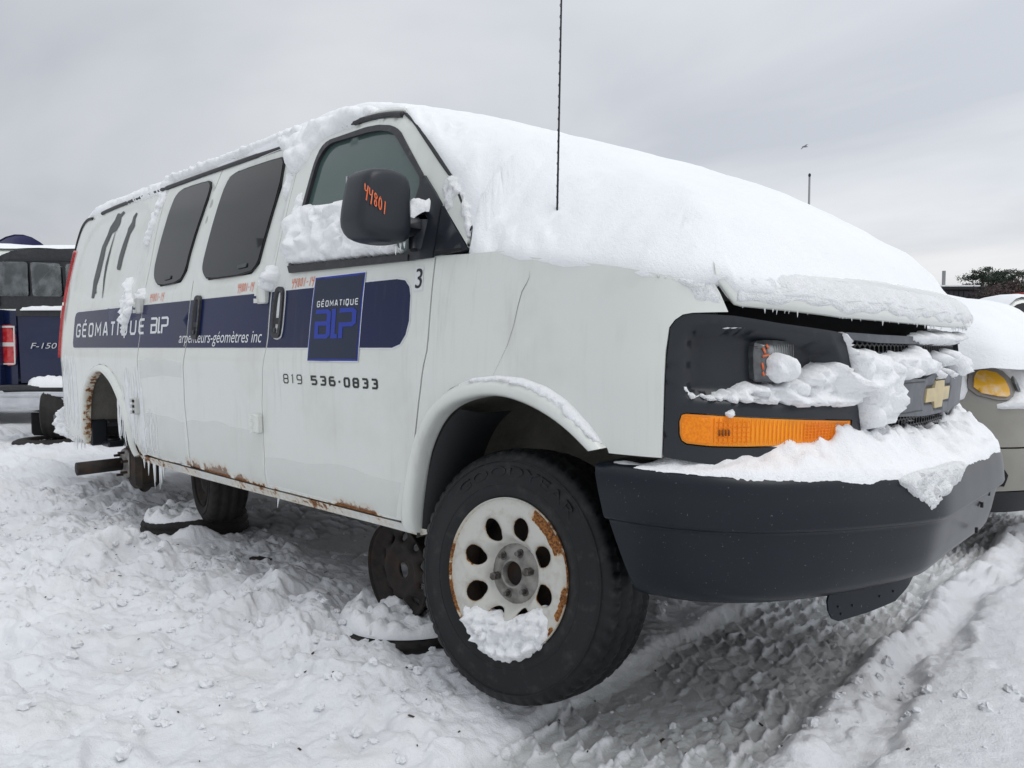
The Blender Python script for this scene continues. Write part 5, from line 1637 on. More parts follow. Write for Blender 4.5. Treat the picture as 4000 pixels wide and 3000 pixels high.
# hollow in the snow at the cowl corner
z -= .04 * np.exp(-(((P[:, 0] + .095) / .030) ** 2 + ((P[:, 1] + .955) / .02) ** 2))
bd = border(T); ids = sorted({i for e in bd for i in e}); n0 = len(P); m = {i: n0 + q for q, i in enumerate(ids)}
V = np.c_[P, z]
low = V[ids].copy(); low[:, 2] -= .022; low[:, :2] += (P.mean(0) - low[:, :2]) * .012
V = np.vstack([V, low])
F = [tuple(t) for t in T] + [(a, m[a], m[b], b) for a, b in bd]
o = mk('snow_blanket', V, F, M_snow)
tag(o, 'thick smooth snow blanket over the hood, windscreen and roof of the white van', 'snow', kind='stuff')

def snow(name, o, label, group='snow clinging to the white van'):
    return tag(o, label, 'snow', group, 'stuff')

# thin icy crust below the blanket on the nose and fender top
cr = [(.60, 1.215), (.585, 1.245), (.55, 1.262), (.45, 1.285), (.45, 1.292), (.543, 1.276), (.60, 1.269), (.638, 1.272), (.66, 1.236), (.672, 1.205)]
o = relief('snow_crust', cr, S, .007, None, M_snow_icy, .010, .02, -.002, (30, .8), seed=5); snow('', o, 'thin icy snow crust on the fender top beside the hood corner')
hf = lambda q, off: (lambda P_, N_, lz, lo: np.c_[P_ + N_ * (lo + np.interp(q[:, 1], [0, .012, .035, .065, .095], [.003, .006, .003, -.012, -.038]) * 1.0 + off)[:, None], lz + q[:, 1] + off * .3])(*PL.at(q[:, 0]), lipz(q[:, 0]), lipo(q[:, 0]))
face = [(s, .014 + .005 * math.sin(s * 23) + .004 * math.sin(s * 61)) for s in np.linspace(.70, 2 * MID - .70, 120)] + [(s, .094 + .002 * math.sin(s * 7)) for s in np.linspace(2 * MID - .70, .70, 120)]
o = relief('snow_crust', face, hf, .005, None, M_snow_icy, .010, .030, -.002, (13, .7), (24, .004), seed=8); snow('', o, 'rough frosted crust along the front lip of the hood')

# bumper shelf heap: (s, r) with r < 0 towards the grille
def shelf(q, off):
    s, r = q[:, 0], q[:, 1]
    p, n = PB.at(s)
    drop = -.035 * sst(.5, 1.5, np.minimum(s, 2 * MIDB - s))
    back = sst(-.02, -.15, r)
    z = .802 + drop - .045 * sst(-.004, .016, r)
    return np.c_[p + n * (r + .004 * 0 + off * .30 * sst(-.05, .01, r))[:, None], z + off]
def heap(P):
    s, r = P[:, 0], P[:, 1]; a = np.minimum(s, 2 * MIDB - s)
    hgt = np.interp(a, [.36, .50, .62, .75, .95, 1.15, 1.35, 1.6, MIDB], [.015, .022, .040, .066, .100, .110, .100, .088, .088])
    k = sst(.035, -.14, r)
    return (.10 + .90 * k) * hgt / .115 + .16 * fbm(s * 9, r * 12, 3, 63) * k + .10 * np.clip(fbm(s * 9, r * 4, 2, 64), 0, 1) * sst(-.07, -.11, r)
hs_ = np.linspace(.372, 2 * MIDB - .372, 120)
am_ = np.minimum(hs_, 2 * MIDB - hs_)
outr = np.interp(am_, [.37, .45, .6, 1.0, 1.5], [-.035, -.006, .004, .007, .008]) + .004 * np.sin(hs_ * 31) * np.sin(hs_ * 7.3)
inr = np.interp(am_, [.37, .45, .55, .7, .9, 1.2, MIDB], [-.055, -.085, -.12, -.15, -.18, -.195, -.195])
o = relief('snow_heap', [(s, r) for s, r in zip(hs_, outr)] + [(s, r) for s, r in zip(hs_[::-1], inr[::-1])], shelf, .125, None, M_snow, .0095, .030, -.006, (8, .25), (15, .008), seed=13, thf=heap)
snow('', o, 'long heap of snow piled on top of the dark front bumper')
dr = smooth_loop([(1.16, .775), (1.23, .715), (1.275, .690), (1.298, .668), (1.33, .692), (1.40, .715), (1.50, .735), (1.62, .775), (1.4, .79)], 2)
o = relief('snow_drip', dr, SB, .016, None, M_snow_icy, .008, .02, .006, (30, .6), seed=15); snow('', o, 'pointed tongue of snow sagging over the face of the front bumper')

# on the nose
def SF(q, off): return S(q, off)
def SPK(q, off):
    """floor of the sunken headlamp pocket"""
    pk = smooth_loop(PKT, 2)
    return S(q, np.asarray(off) - .056 * np.where(inpoly(q, pk), sst(0, .024, segdist(q, [pk])), 0))
def pad(label, out, T0, off=-.004, step=.009, rad=.022, nz=(18, .5), lump=(16, .008), seed=1, mp=S, mat=None, ej=.007, name='snow_patch'):
    o = relief(name, smooth_loop(out, 1), mp, T0, None, mat, step, rad, off, nz, lump, seed, (), .5, ej)
    return snow('', o, label)
pad('snow drift along the bottom of the headlamp pocket', [(.578, 1.010), (.580, .985), (.60, .975), (.70, .967), (.86, .956), (1.0, .948), (1.06, .945), (1.10, .99), (1.075, 1.02), (1.03, 1.058), (.985, 1.062), (.94, 1.045), (.90, 1.020), (.86, 1.012), (.83, 1.012), (.79, 1.005), (.75, 1.020), (.72, 1.005), (.70, .992), (.64, .984), (.60, .985)], .060, -.006, lump=(14, .014), seed=21, mp=SPK)
pad('snow ball stuck to the front of the clear headlight', [(.800, 1.025), (.80, 1.062), (.815, 1.085), (.840, 1.088), (.868, 1.070), (.882, 1.040), (.878, 1.02), (.84, 1.01)], .050, -.02, .009, .035, (16, .3), None, 22)
pad('snow lump hanging from the grille beside the headlamp', [(1.060, 1.080), (1.085, 1.098), (1.13, 1.098), (1.19, 1.085), (1.235, 1.060), (1.262, 1.01), (1.275, .95), (1.262, .905), (1.21, .878), (1.15, .880), (1.11, .905), (1.115, .95), (1.10, .985), (1.075, 1.02)], .050, -.012, .011, .03, (15, .4), (14, .018), 23)
pad('thin snow ridge on the edge between headlamp panel and grille', [(1.030, 1.135), (1.048, 1.14), (1.060, 1.115), (1.085, 1.09), (1.075, 1.07), (1.055, 1.09), (1.040, 1.12)], .022, -.01, .008, .014, seed=24)
pad('snow mass covering the honeycomb above the badge bar', [(1.21, 1.075), (1.27, 1.088), (1.36, 1.085), (1.44, 1.100), (1.47, 1.112), (1.50, 1.075), (1.55, 1.07), (1.60, 1.045), (1.64, 1.008), (1.60, 1.0), (1.55, 1.018), (1.48, 1.006), (1.40, 1.012), (1.33, 1.008), (1.24, 1.01)], .050, -.015, .011, .03, (15, .45), (16, .016), 25)
for i, l in enumerate([[(1.64, 1.085), (1.69, 1.092), (1.72, 1.062), (1.69, 1.03), (1.65, 1.045)], [(1.77, 1.09), (1.83, 1.10), (1.86, 1.06), (1.82, 1.035), (1.775, 1.05)], [(1.74, 1.03), (1.80, 1.035), (1.86, 1.02), (1.84, .99), (1.76, .995)], [(1.90, 1.08), (1.98, 1.085), (2.05, 1.04), (2.02, .99), (1.93, .995), (1.90, 1.03)]]):
    pad(['small snow clump on the honeycomb, just above the gold badge', 'upper snow clump on the honeycomb right of the badge', 'lower snow clump resting on the badge bar, right of the badge', 'farthest snow clump on the honeycomb by the far headlamp'][i], l, .045, -.015, .010, .026, (18, .4), (18, .012), 26 + i)
pad('snow strip on the upper grille rail under the hood lip', [(1.40, 1.118), (1.42, 1.142), (1.55, 1.150), (1.75, 1.148), (1.95, 1.15), (2.10, 1.152), (2.12, 1.125), (1.9, 1.112), (1.7, 1.108), (1.5, 1.110)], .030, -.002, .010, .02, (20, .45), (22, .008), 31)
pad('tiny snow tuft on the outer end of the amber turn signal', [(.672, .936), (.68, .945), (.70, .946), (.708, .934), (.690, .926)], .010, -.002, .006, .008, seed=32)
pad('tiny snow tuft on the inner end of the amber turn signal', [(1.008, .880), (1.012, .900), (1.022, .908), (1.032, .895), (1.04, .878), (1.024, .868)], .014, -.002, .006, .01, seed=33)
pad('thin snow sliver in the upper rim of the headlamp pocket', [(.668, 1.148), (.70, 1.153), (.735, 1.151), (.728, 1.145), (.69, 1.144)], .012, -.01, .006, .006, seed=34)
# on the arch lip, doors, hinges
arc = [(-.19, .985), (-.12, 1.008), (-.02, 1.018), (.08, 1.014), (.17, .992), (.24, .958), (.31, .902), (.36, .850), (.345, .850), (.28, .893), (.20, .945), (.10, .985), (0, .998), (-.10, .992)]
o = relief('snow_patch', arc, S, .020, None, M_snow, .009, .012, .008, (30, .4), seed=35); snow('', o, 'thin arc of snow on the front wheel-arch lip')
win = [(-1.270, 1.440), (-1.300, 1.46), (-1.318, 1.53), (-1.305, 1.60), (-1.275, 1.645), (-1.262, 1.685), (-1.235, 1.695), (-1.19, 1.682), (-1.12, 1.668), (-1.05, 1.668), (-.96, 1.672), (-.90, 1.66), (-.80, 1.60), (-.70, 1.54), (-.62, 1.49), (-.55, 1.448), (-.52, 1.428), (-.60, 1.425), (-.75, 1.43), (-.95, 1.432), (-1.15, 1.436)]
o = relief('snow_patch', smooth_loop(win, 1), S, .050, None, M_snow, .011, .045, -.008, (9, .55), (11, .020), 36, (), .5, .006); snow('', o, 'clotted snow covering the lower half of the front door window')
pad('snow streak on the pillar behind the front door window', [(-1.272, 1.60), (-1.30, 1.66), (-1.30, 1.735), (-1.262, 1.752), (-1.245, 1.70)], .022, seed=37)
pad('snow tuft on the upper hinge by the front door handle', [(-1.42, 1.345), (-1.438, 1.372), (-1.415, 1.425), (-1.405, 1.452), (-1.372, 1.440), (-1.345, 1.405), (-1.345, 1.380), (-1.375, 1.34), (-1.40, 1.335)], .050, .008, .009, .03, (18, .45), (18, .014), 38)
pad('snow tuft on the upper hinge of the rear cargo door', [(-2.862, 1.368), (-2.866, 1.40), (-2.835, 1.430), (-2.815, 1.432), (-2.80, 1.38), (-2.815, 1.355)], .035, .004, seed=39)
pad('ragged white snow streak over the letters of the rear stripe', [(-3.08, 1.25), (-3.085, 1.18), (-3.06, 1.175), (-3.01, 1.24), (-2.975, 1.30), (-2.965, 1.37), (-3.02, 1.40), (-3.035, 1.50), (-3.075, 1.51), (-3.10, 1.43), (-3.115, 1.35), (-3.10, 1.29)], .030, lump=(26, .012), seed=40)
pad('broken snow streak hanging below the roof rail at the rear', [(-2.90, 1.99), (-2.80, 1.985), (-2.80, 1.91), (-2.84, 1.86), (-2.855, 1.78), (-2.895, 1.72), (-2.93, 1.66), (-2.955, 1.70), (-2.935, 1.78), (-2.89, 1.85), (-2.90, 1.93)], .022, seed=41)
def roofside(q, off):
    V = S(q, off); V[:, 2] += off * .5; return V
pad('snow lump sagging off the roof above the front door window', [(-1.60, 2.03), (-1.56, 1.985), (-1.50, 1.965), (-1.46, 1.93), (-1.42, 1.86), (-1.36, 1.835), (-1.30, 1.87), (-1.255, 1.93), (-1.20, 1.962), (-1.05, 1.968), (-.93, 1.975), (-.865, 1.990), (-.86, 2.03), (-1.0, 2.06), (-1.3, 2.06), (-1.5, 2.05)], .036, -.004, .012, .05, (8, .4), (9, .014), 42, roofside)
pad('snow streak on the seam between front door and cargo door', [(-1.43, 1.86), (-1.37, 1.84), (-1.37, 1.80), (-1.40, 1.73), (-1.42, 1.75), (-1.425, 1.80)], .018, seed=43)
pad('snow lump on the roof edge above the rear cargo door', [(-4.0, 2.02), (-3.7, 2.0), (-3.4, 1.985), (-3.1, 1.978), (-2.90, 1.98), (-2.72, 2.015), (-2.76, 2.05), (-3.0, 2.06), (-3.5, 2.06), (-3.9, 2.05)], .030, -.004, .02, .05, (8, .45), (9, .012), 44, roofside)
def rollmap(q, off):
    V = S(q, off); V[:, 2] += off * .6; return V
rl3 = [(x, 2.018 + .003 * math.sin(x * 9)) for x in np.arange(-2.85, -1.40, .05)]
o = relief('snow_roll', rl3 + [(x, 2.065) for x, z in rl3[::-1]], rollmap, .035, None, M_snow, .014, .02, -.002, (9, .25), seed=45); snow('', o, 'smooth roll of snow along the roof rail above the cargo doors')
# mirror arm and pillar foot
def armtop(q, off):
    return np.c_[q[:, 0], q[:, 1], 1.537 + off + .035 * sst(-1.03, -.97, q[:, 1])]
pad('snow saddle lying on the arm of the wing mirror', [(-.485, -1.035), (-.415, -1.035), (-.405, -.99), (-.385, -.955), (-.40, -.930), (-.49, -.935), (-.49, -.98)], .034, -.01, .008, .02, (20, .25), None, 46, armtop)
pad('icy snow crust at the foot of the windscreen pillar', [(-.33, 1.585), (-.345, 1.615), (-.335, 1.665), (-.30, 1.655), (-.262, 1.61), (-.245, 1.575), (-.235, 1.52), (-.205, 1.47), (-.19, 1.44), (-.185, 1.50), (-.21, 1.55), (-.25, 1.60), (-.285, 1.575), (-.29, 1.545), (-.318, 1.55)], .010, .004, .009, .014, (30, .7), None, 47, S, M_snow_icy)
# frost runs on the rear quarter and lower rear door
def streaks(label, s0, s1, z0, z1, n, seed, w=.010):
    rs = np.random.RandomState(seed); V = []; F = []
    for i in range(n):
        s = rs.uniform(s0, s1); zt = rs.uniform(z0 + (z1 - z0) * .45, z1); L = rs.uniform(.3, 1.0) * (zt - z0); ww = w * rs.uniform(.4, 1.3)
        zz = np.linspace(zt, zt - L, 9); ss = s + .006 * fbm(zz * 9, zz * 0 + i, 2, seed); sh = np.interp(np.linspace(0, 1, 9), [0, .2, .8, 1], [.2, .8, 1, .3])
        a = len(V); oo = .0015 + .003 * sh
        L1 = S(np.c_[ss - ww / 2 * sh, zz], .0005); M1 = S(np.c_[ss, zz], oo); R1 = S(np.c_[ss + ww / 2 * sh, zz], .0005)
        V += list(L1) + list(M1) + list(R1)
        for k in range(8):
            F += [(a + k, a + 9 + k, a + 10 + k, a + k + 1), (a + 9 + k, a + 18 + k, a + 19 + k, a + 10 + k)]
    o = mk('frozen_run', V, [f[::-1] for f in F], M_frost, van)
    o['kind'] = 'stuff'
    return o
streaks('', -4.30, -3.93, .50, 1.08, 46, 3, .014)
streaks('', -3.20, -2.80, .50, 1.00, 55, 4, .012)
streaks('', -2.86, -2.62, .50, .80, 22, 5, .006)

# icicles
def icicles(parent, pts, seed, r0=.0035, mat=None):
    rs = np.random.RandomState(seed); m = MB()
    for p, L in pts:
        k = 5; r = r0 * (.7 + .6 * rs.rand()) * (1 + L * 4)
        jx, jy = .002 * rs.randn(2)
        m.tube([(p[0] + jx * t, p[1] + jy * t, p[2] - L * t) for t in np.linspace(-.05, 1, k)], [r * (1 - .85 * t) for t in np.linspace(0, 1, k)], 6)
    o = m.build('icicles', mat or M_frost, parent, True); o['kind'] = 'stuff'
    return o
rs = np.random.RandomState(9); L_ = []
for s in np.arange(.72, 2 * MID - .80, .011):
    if rs.rand() < .62:
        p, n = PL.at(np.array([s])); q = p[0] + n[0] * (float(lipo(s)) - .010)
        L_.append(((q[0], q[1], float(lipz(s)) + .002), .004 + .016 * rs.rand() ** 2))
icicles(van, L_, 2, .0026)
L_ = []
for s, z, L in ((-4.02, .50, .05), (-4.05, .505, .09), (-3.98, .49, .07), (-3.93, .48, .05), (-2.92, .46, .05), (-2.86, .455, .08), (-2.80, .445, .14), (-2.785, .445, .10), (-2.72, .44, .13), (-2.70, .44, .10), (-2.67, .44, .06), (-1.42, .445, .04)):
    L_.append((S([(s, z)], -.002)[0], L))
icicles(van, L_, 3, .0055)
icicles(mirror, [((-.425, -1.075, 1.430), .03), ((-.425, -1.055, 1.440), .025), ((-.425, -1.04, 1.445), .02)], 4, .004)
# snow plug in the wheel, snow on the stand tyres
pl_ = empty('snow_plug'); orient(pl_, WC, WN)
th = [(.150, 118), (.128, 130), (.125, 150), (.118, 165), (.135, 180), (.118, 195), (.13, 208), (.155, 232), (.205, 236), (.236, 222), (.255, 205), (.262, 185), (.258, 165), (.245, 145), (.225, 128), (.19, 120)]
pol = [(r * math.cos(WA(a - 4)), r * math.sin(WA(a - 4))) for r, a in th]
if (lambda p: sum(p[i][0] * p[(i + 1) % len(p)][1] - p[(i + 1) % len(p)][0] * p[i][1] for i in range(len(p))))(pol) < 0: pol = pol[::-1]
def wmap(q, off): return np.c_[q[:, 0], q[:, 1], -.012 + np.asarray(off)]
o = relief('snow', smooth_loop(pol, 1), wmap, .050, pl_, M_snow, .008, .035, -.02, (22, .45), (22, .014), 48, (), .5, .004)
tag(pl_, 'snow packed into the bottom of the white front wheel rim', 'snow', 'snow clinging to the white van')
def tyre_snow(label, c, r, seed, z):
    a = np.linspace(0, 2 * np.pi, 40, endpoint=False)
    o = relief('snow_patch', [(c[0] + math.cos(t) * r * (1 + .05 * math.sin(3 * t + seed)), c[1] + math.sin(t) * r) for t in a], lambda q, off: np.c_[q, z + np.asarray(off)], .035, None, M_snow, .013, .05, -.01, (12, .6), (13, .03), seed)
    tag(o, label, 'snow', 'snow on the stand tyres', 'stuff')
tyre_snow('snow lying on the flat rear stand tyre', (-2.92, -.68), .275, 51, .112)
tyre_snow('snow lying on the half buried tyre under the rusty rim', (-.80, -.74), .262, 52, .052)
# snow shelf on the rear bumper corner
def rbm(q, off): return np.c_[q[:, 0], q[:, 1], .63 + np.asarray(off)]
rc_ = [(-4.379, .704), (-4.51, .65), (-4.661, .578), (-4.628, .517), (-4.528, .469), (-4.378, .459), (-4.257, .45), (-4.151, .44), (-4.102, .474), (-4.12, .525), (-4.202, .53), (-4.275, .513), (-4.301, .488), (-4.397, .511), (-4.457, .545), (-4.463, .606), (-4.384, .65), (-4.332, .676)][::-1]
pad('snow wrapped round the rear bumper corner of the white van', rc_, .055, -.03, .009, .02, (14, .45), (13, .018), 54, lambda q, off: np.c_[q[:, 0], -.945 - np.asarray(off), q[:, 1]])
# ------------------------------------------------------------------ neighbours in the yard
BF = Vector((-math.cos(YAW), math.sin(YAW), 0)); BR = Vector((math.sin(YAW), math.cos(YAW), 0))
BROT = math.atan2(BR.y, BR.x)
def bpos(dep, lat, z=0.):
    p = Vector((1.52, -2.57, 0)) + BF * dep + BR * lat
    return (p.x, p.y, z)

def grid_panel(name, outline, mat, parent, mp, step=.08, holes=(), th=.02, dep=()):
    return panel(name, outline, mat, parent, holes, step, step, 0., th, mp, dep)

# --- blue pickup seen from behind: local x right, y forward (away), z up
tk = empty('pickup_truck', bpos(8.0, -4.53), BROT)
tag(tk, 'dark blue pickup truck with black bed cap, snow on its tailgate and chrome bumper', 'pickup truck')
def back(y0):                                             # outward = -y
    return lambda q, off: np.c_[q[:, 0], y0 - np.asarray(off) + .05 * (np.abs(q[:, 0]) / 1.0) ** 3, q[:, 1]]
tg = [(-.78, .72), (.78, .72), (.80, 1.505), (-.80, 1.505)]
tail = grid_panel('tailgate', tg, M_blueT, tk, back(0.0), .07, th=.05, dep=[(smooth_loop([(-.72, .98), (.72, .98), (.72, 1.31), (-.72, 1.31)], 2), .012, .03)])
grid_panel('tailgate_spoiler', [(-.80, 1.44), (.80, 1.44), (.80, 1.52), (-.80, 1.52)], M_trim, tk, back(-.02), .1, th=.09)
for sx in (-1, 1):
    q = [(sx * .815, .66), (sx * 1.0, .68), (sx * 1.0, 1.50), (sx * .815, 1.50)]
    if sx > 0: q = q[::1]
    grid_panel('bed_corner', q, M_blueT, tk, back(.0), .08, th=.3)
    MB().box((sx * .985, 1.6, 1.08), (.05, 3.3, .86), .02).build('bed_side', M_blueT, tk)
    lm = smooth_loop([(sx * .82, .915), (sx * .93, .90), (sx * 1.01, 1.00), (sx * 1.015, 1.30), (sx * 1.0, 1.345), (sx * .825, 1.345)], 1)
    tl = grid_panel('tail_lamp', lm, M_red, tk, back(-.025), .03, th=.05)
    for zz, hh, mt, nm in ((1.135, .042, M_clear, 'reversing_lens'), (1.325, .02, M_clear, 'lamp_rim'), (.925, .016, M_clear, 'lamp_rim')):
        grid_panel(nm, [(sx * .828, zz - hh / 2), (sx * 1.0, zz - hh / 2), (sx * 1.0, zz + hh / 2), (sx * .828, zz + hh / 2)], mt, tl, back(-.031), .05, th=.012)
    grid_panel('lamp_rim', [(sx * .819, .925), (sx * .832, .925), (sx * .832, 1.335), (sx * .819, 1.335)], M_clear, tl, back(-.031), .05, th=.012)
def pane(l): return smooth_loop(resample(l, .07), 2)
# cap: frame with three panes, a snow-free dark roof edge, hollow inside
cz0, cz1 = 1.53, 2.12
pan = [pane([(-1.02, 1.66), (-.655, 1.655), (-.66, 2.015), (-.97, 2.02)]), pane([(-.60, 1.655), (-.285, 1.65), (-.30, 1.995), (-.62, 2.01)]), pane([(-.235, 1.65), (.235, 1.65), (.235, 1.99), (-.235, 1.99)]),
       pane([(.285, 1.65), (.60, 1.655), (.62, 2.01), (.30, 1.995)]), pane([(.655, 1.655), (1.02, 1.66), (.97, 2.02), (.66, 2.015)])]
cap_out = [(-1.08, 1.52), (1.08, 1.52), (1.05, 1.95), (.98, 2.10), (.82, 2.15), (0, 2.165), (-.82, 2.15), (-.98, 2.10), (-1.05, 1.95)]
cap = grid_panel('bed_cap', cap_out, M_trim, tk, back(.02), .06, pan, .05)
M_pane = material('frosted_pane', (.16, .18, .185), .25, spec=.5, alpha=.45, var=(6, (.42, .45, .46), .45, .68))
for l in pan:
    g = grid_panel('cap_window', offset_loop(l, -.004), M_pane, cap, back(-.02), .1, th=0)
m = MB()
for sx in (-1, 1): m.box((sx * 1.03, 1.2, 1.82), (.03, 2.3, .56), .01)
m.box((0, 1.2, 2.12), (1.8, 2.3, .05), .02).box((0, 2.3, 1.8), (1.8, .04, .56), 0)
m.build('cap_shell', M_trim, cap)
m = MB()
for x0, x1 in ((-.80, -.70), (-.53, -.44), (.1, .18)): m.tube([(x0 - .06, .25, 1.62), (x1 + .05, .5, 2.02)], .028, 6)
m.build('gas_strut', M_black, cap, True)
grid_panel('cap_rib', [(-.93, 2.03), (.93, 2.03), (.93, 2.05), (-.93, 2.05)], M_dark, cap, back(.005), .2, th=.02)
# chrome step bumper
m = MB(); V = []; F = []
bx = np.linspace(-1.03, 1.03, 41); pr = [(.02, .650), (-.08, .648), (-.112, .636), (-.120, .615), (-.122, .575), (-.108, .568), (-.106, .560), (-.112, .50), (-.098, .44), (-.06, .405), (.02, .40)]
for y, z in pr:
    for x in bx: V.append((x, y + .06 * abs(x / 1.03) ** 6, z))
F = [(j * 41 + i, j * 41 + i + 1, (j + 1) * 41 + i + 1, (j + 1) * 41 + i) for j in range(len(pr) - 1) for i in range(40)]
bp = mk('bumper', V, F, M_chrome, tk)
MB().box((0, -.035, .672), (1.86, .17, .06), .015).build('step_pad', M_trim, bp)
V, F = text_mesh('F-150', .25); V = (V - V.min(0)); V = V / [V[:, 0].max(), V[:, 1].max()]
V3 = np.c_[-.655 + V[:, 0] * .285, np.full(len(V), .012), 1.090 + V[:, 1] * .062]
V3b = V3 - [0, .007, 0]; n = len(V3)
mk('badge', np.vstack([V3b, V3]), list(F), M_chrome, tail, False)
# body ahead of the bed, far side hidden behind the van
m = MB().box((0, 3.9, 1.1), (1.96, 1.9, .8), .12).box((0, 3.7, 1.75), (1.7, 1.6, .62), .2); m.build('cab', M_blueT, tk)
MB().box((0, 5.6, 1.05), (1.9, 1.7, .75), .15).build('front_end', M_blueT, tk)
MB().box((0, 3.1, .36), (1.9, 5.4, .52), .03).build('chassis_shade', M_void, tk)  # black block for the chassis and the shade beneath the truck
MB().box((0, 3.55, 2.18), (1.72, 1.75, .22), .10).build('cab_roof', M_white, tk, True)

def tsnow(name, out, zf, T0, label, seed, step=.022):
    o = relief(name, smooth_loop(out, 2), lambda q, off: np.c_[q, zf + np.asarray(off)], T0, None, M_snow, step, .07, -.01, (7, .15), None, seed)
    M_ = tk.matrix_basis.copy()
    Mw = Matrix.Translation(tk.location) @ Matrix.Rotation(BROT, 4, 'Z')
    o.location = Mw @ o.location; o.rotation_euler = (0, 0, BROT)
    tag(o, label, 'snow', 'snow on the blue pickup', 'stuff')
tsnow('snow_strip', [(-.735, -.06), (.8, -.06), (.8, .03), (-.735, .03)], 1.52, .045, 'narrow strip of snow on the tailgate of the blue pickup', 61)
tsnow('snow_pad', [(-.72, -.14), (.9, -.13), (.9, .03), (-.4, .03), (-.55, .01)], .70, .10, 'pillow of snow on the rear bumper step of the blue pickup', 62)
# its stand of wheels
SG2 = 'old wheels stacked under the blue pickup'
c = Vector(bpos(8.05, -5.08)); n = -BF * .35 - BR * .9
stand_tyre('wheel', .30, .24, .19, (c.x, c.y, .40), (BR * -.94 + BF * -.34), 'dark wheel standing upright under the bumper of the blue pickup', SG2)
c = Vector(bpos(8.0, -4.98))
stand_tyre('wheel', .37, .17, .20, (c.x, c.y, .125), (0, 0, 1), 'tyre lying flat under the wheel below the blue pickup', SG2)

# --- white-roofed van beyond the pickup, and a violet-blue raised hood further left
def box_car(name, dep, lat, rz, L, W, H, mat, label, cat, roofw=.82, snow_t=.07, cabin=(.25, .75), z0=.35, base=0., group=None):
    """simple parked car: local x forward"""
    t = empty(name, bpos(dep, lat, base), rz); tag(t, label, cat, group)
    xs = np.linspace(-L / 2, L / 2, 33); us = np.linspace(-1, 1, 17)
    belt = z0 + (H - z0) * .56
    def up(x):
        k = (x + L / 2) / L
        return sst(cabin[0] - .10, cabin[0] + .06, k) * (1 - sst(cabin[1] - .02, cabin[1] + .16, k))
    V = []; F = []
    prof = [(-1, z0), (-1.0, z0 + .2), (-1.0, belt - .1), (-.97, belt)]
    for x in xs:
        e = 1 - .12 * abs(2 * x / L) ** 6
        hd = belt - .10 * sst(.72, 1, (x + L / 2) / L)
        top = hd + (H - hd) * up(x)
        w = W / 2 * e; rw = W / 2 * (e * .93 + (roofw - .93) * up(x))
        row = [(-w, z0), (-w * 1.0, z0 + .25), (-w, hd - .12), (-w * .97, hd), (-rw * .98, top - .05 * up(x)), (-rw * .8, top + .02), (0, top + .05), (rw * .8, top + .02), (rw * .98, top - .05 * up(x)), (w * .97, hd), (w, hd - .12), (w, z0 + .25), (w, z0)]
        V += [(x, y, z) for y, z in row]
    m_ = 13
    F = [(i * m_ + j, i * m_ + j + 1, (i + 1) * m_ + j + 1, (i + 1) * m_ + j) for i in range(32) for j in range(m_ - 1)]
    F += [tuple(range(m_))[::-1], tuple(32 * m_ + j for j in range(m_))]
    b = mk('body', V, F, mat, t)
    # side glass
    for sd in (3, 8):
        V2 = []; F2 = []
        for i, x in enumerate(xs):
            if up(x) < .55: continue
            a = Vector(V[i * m_ + sd]); c2 = Vector(V[i * m_ + sd + 1])
            s_ = -.012 if sd == 3 else .012
            V2 += [a.lerp(c2, .12) + Vector((0, s_, 0)), a.lerp(c2, .86) + Vector((0, s_, 0))]
        F2 = [(2 * i, 2 * i + 1, 2 * i + 3, 2 * i + 2) for i in range(len(V2) // 2 - 1)]
        mk('side_window', V2, F2, M_glass_side, t)
    # windscreen
    i1 = [i for i in range(33) if .10 < up(xs[i]) < .93 and xs[i] > 0]
    if len(i1) > 1:
        V2 = []
        for i in (i1[0], i1[-1]):
            V2 += [Vector(V[i * m_ + 5]) + Vector((.03, .06, .03)), Vector(V[i * m_ + 6]) + Vector((.03, 0, .02)), Vector(V[i * m_ + 7]) + Vector((.03, -.06, .03))]
        mk('windscreen', V2, [(0, 3, 4, 1), (1, 4, 5, 2)], M_glass_side, t)
    for sx in (-.32, .30):
        for sy in (-1, 1):
            ww = MB().lathe([(.0001, 0), (.19, 0), (.20, .02), (.30, .02), (.32, -.02), (.32, -.18), (.2, -.2)], (L * sx, sy * (W / 2 + .005), z0 + .02), (0, sy, 0), 28)
            ww.build('wheel', M_tyre_old, t, True)
    if snow_t:
        V2 = []; k0 = 4
        for i, x in enumerate(xs):
            for j in range(3, 10):
                v = Vector(V[i * m_ + j]); ed = min(1., (16.5 - abs(i - 16)) / 2.) * (1 if 4 <= j <= 8 else .1)
                V2.append(v + Vector((0, 0, .004 + snow_t * ed * (.8 + .3 * float(perlin(x * 2 + dep, j * .7, 5))))))
        F2 = [(i * 7 + j, i * 7 + j + 1, (i + 1) * 7 + j + 1, (i + 1) * 7 + j) for i in range(32) for j in range(6)
              if not (j in (0, 5) and up(xs[i]) > .25)]
        s_ = mk('snow', V2, F2, M_snow, t); s_['kind'] = 'stuff'
    return t
box_car('parked_van', 11.5, -6.85 + .0, BROT + .12, 4.9, 1.95, 2.46, M_white, 'white parked van with snowy roof, half hidden behind the blue pickup', 'van', .86, .07, (.02, .80), .45, .05)
bc = box_car('parked_car', 12.6, -9.55, BROT - .25, 4.6, 1.8, 1.75, M_blueC, 'violet blue parked car with its hood raised behind the pickup', 'car', .8, .06, (.2, .62), .4, .22)
hv = []; hf_ = []
for i in range(13):
    for j in range(9):
        u = i / 12; w = j / 8 * 2 - 1
        hv.append((1.0 + .62 * u + .10 * math.sin(u * 2.6), w * (.80 - .16 * u ** 3), 1.42 + 1.38 * u - .10 * w * w - .10 * u * u - .22 * (u ** 4) * w * w))
hf_ = [(i * 9 + j, i * 9 + j + 1, (i + 1) * 9 + j + 1, (i + 1) * 9 + j) for i in range(12) for j in range(8)]
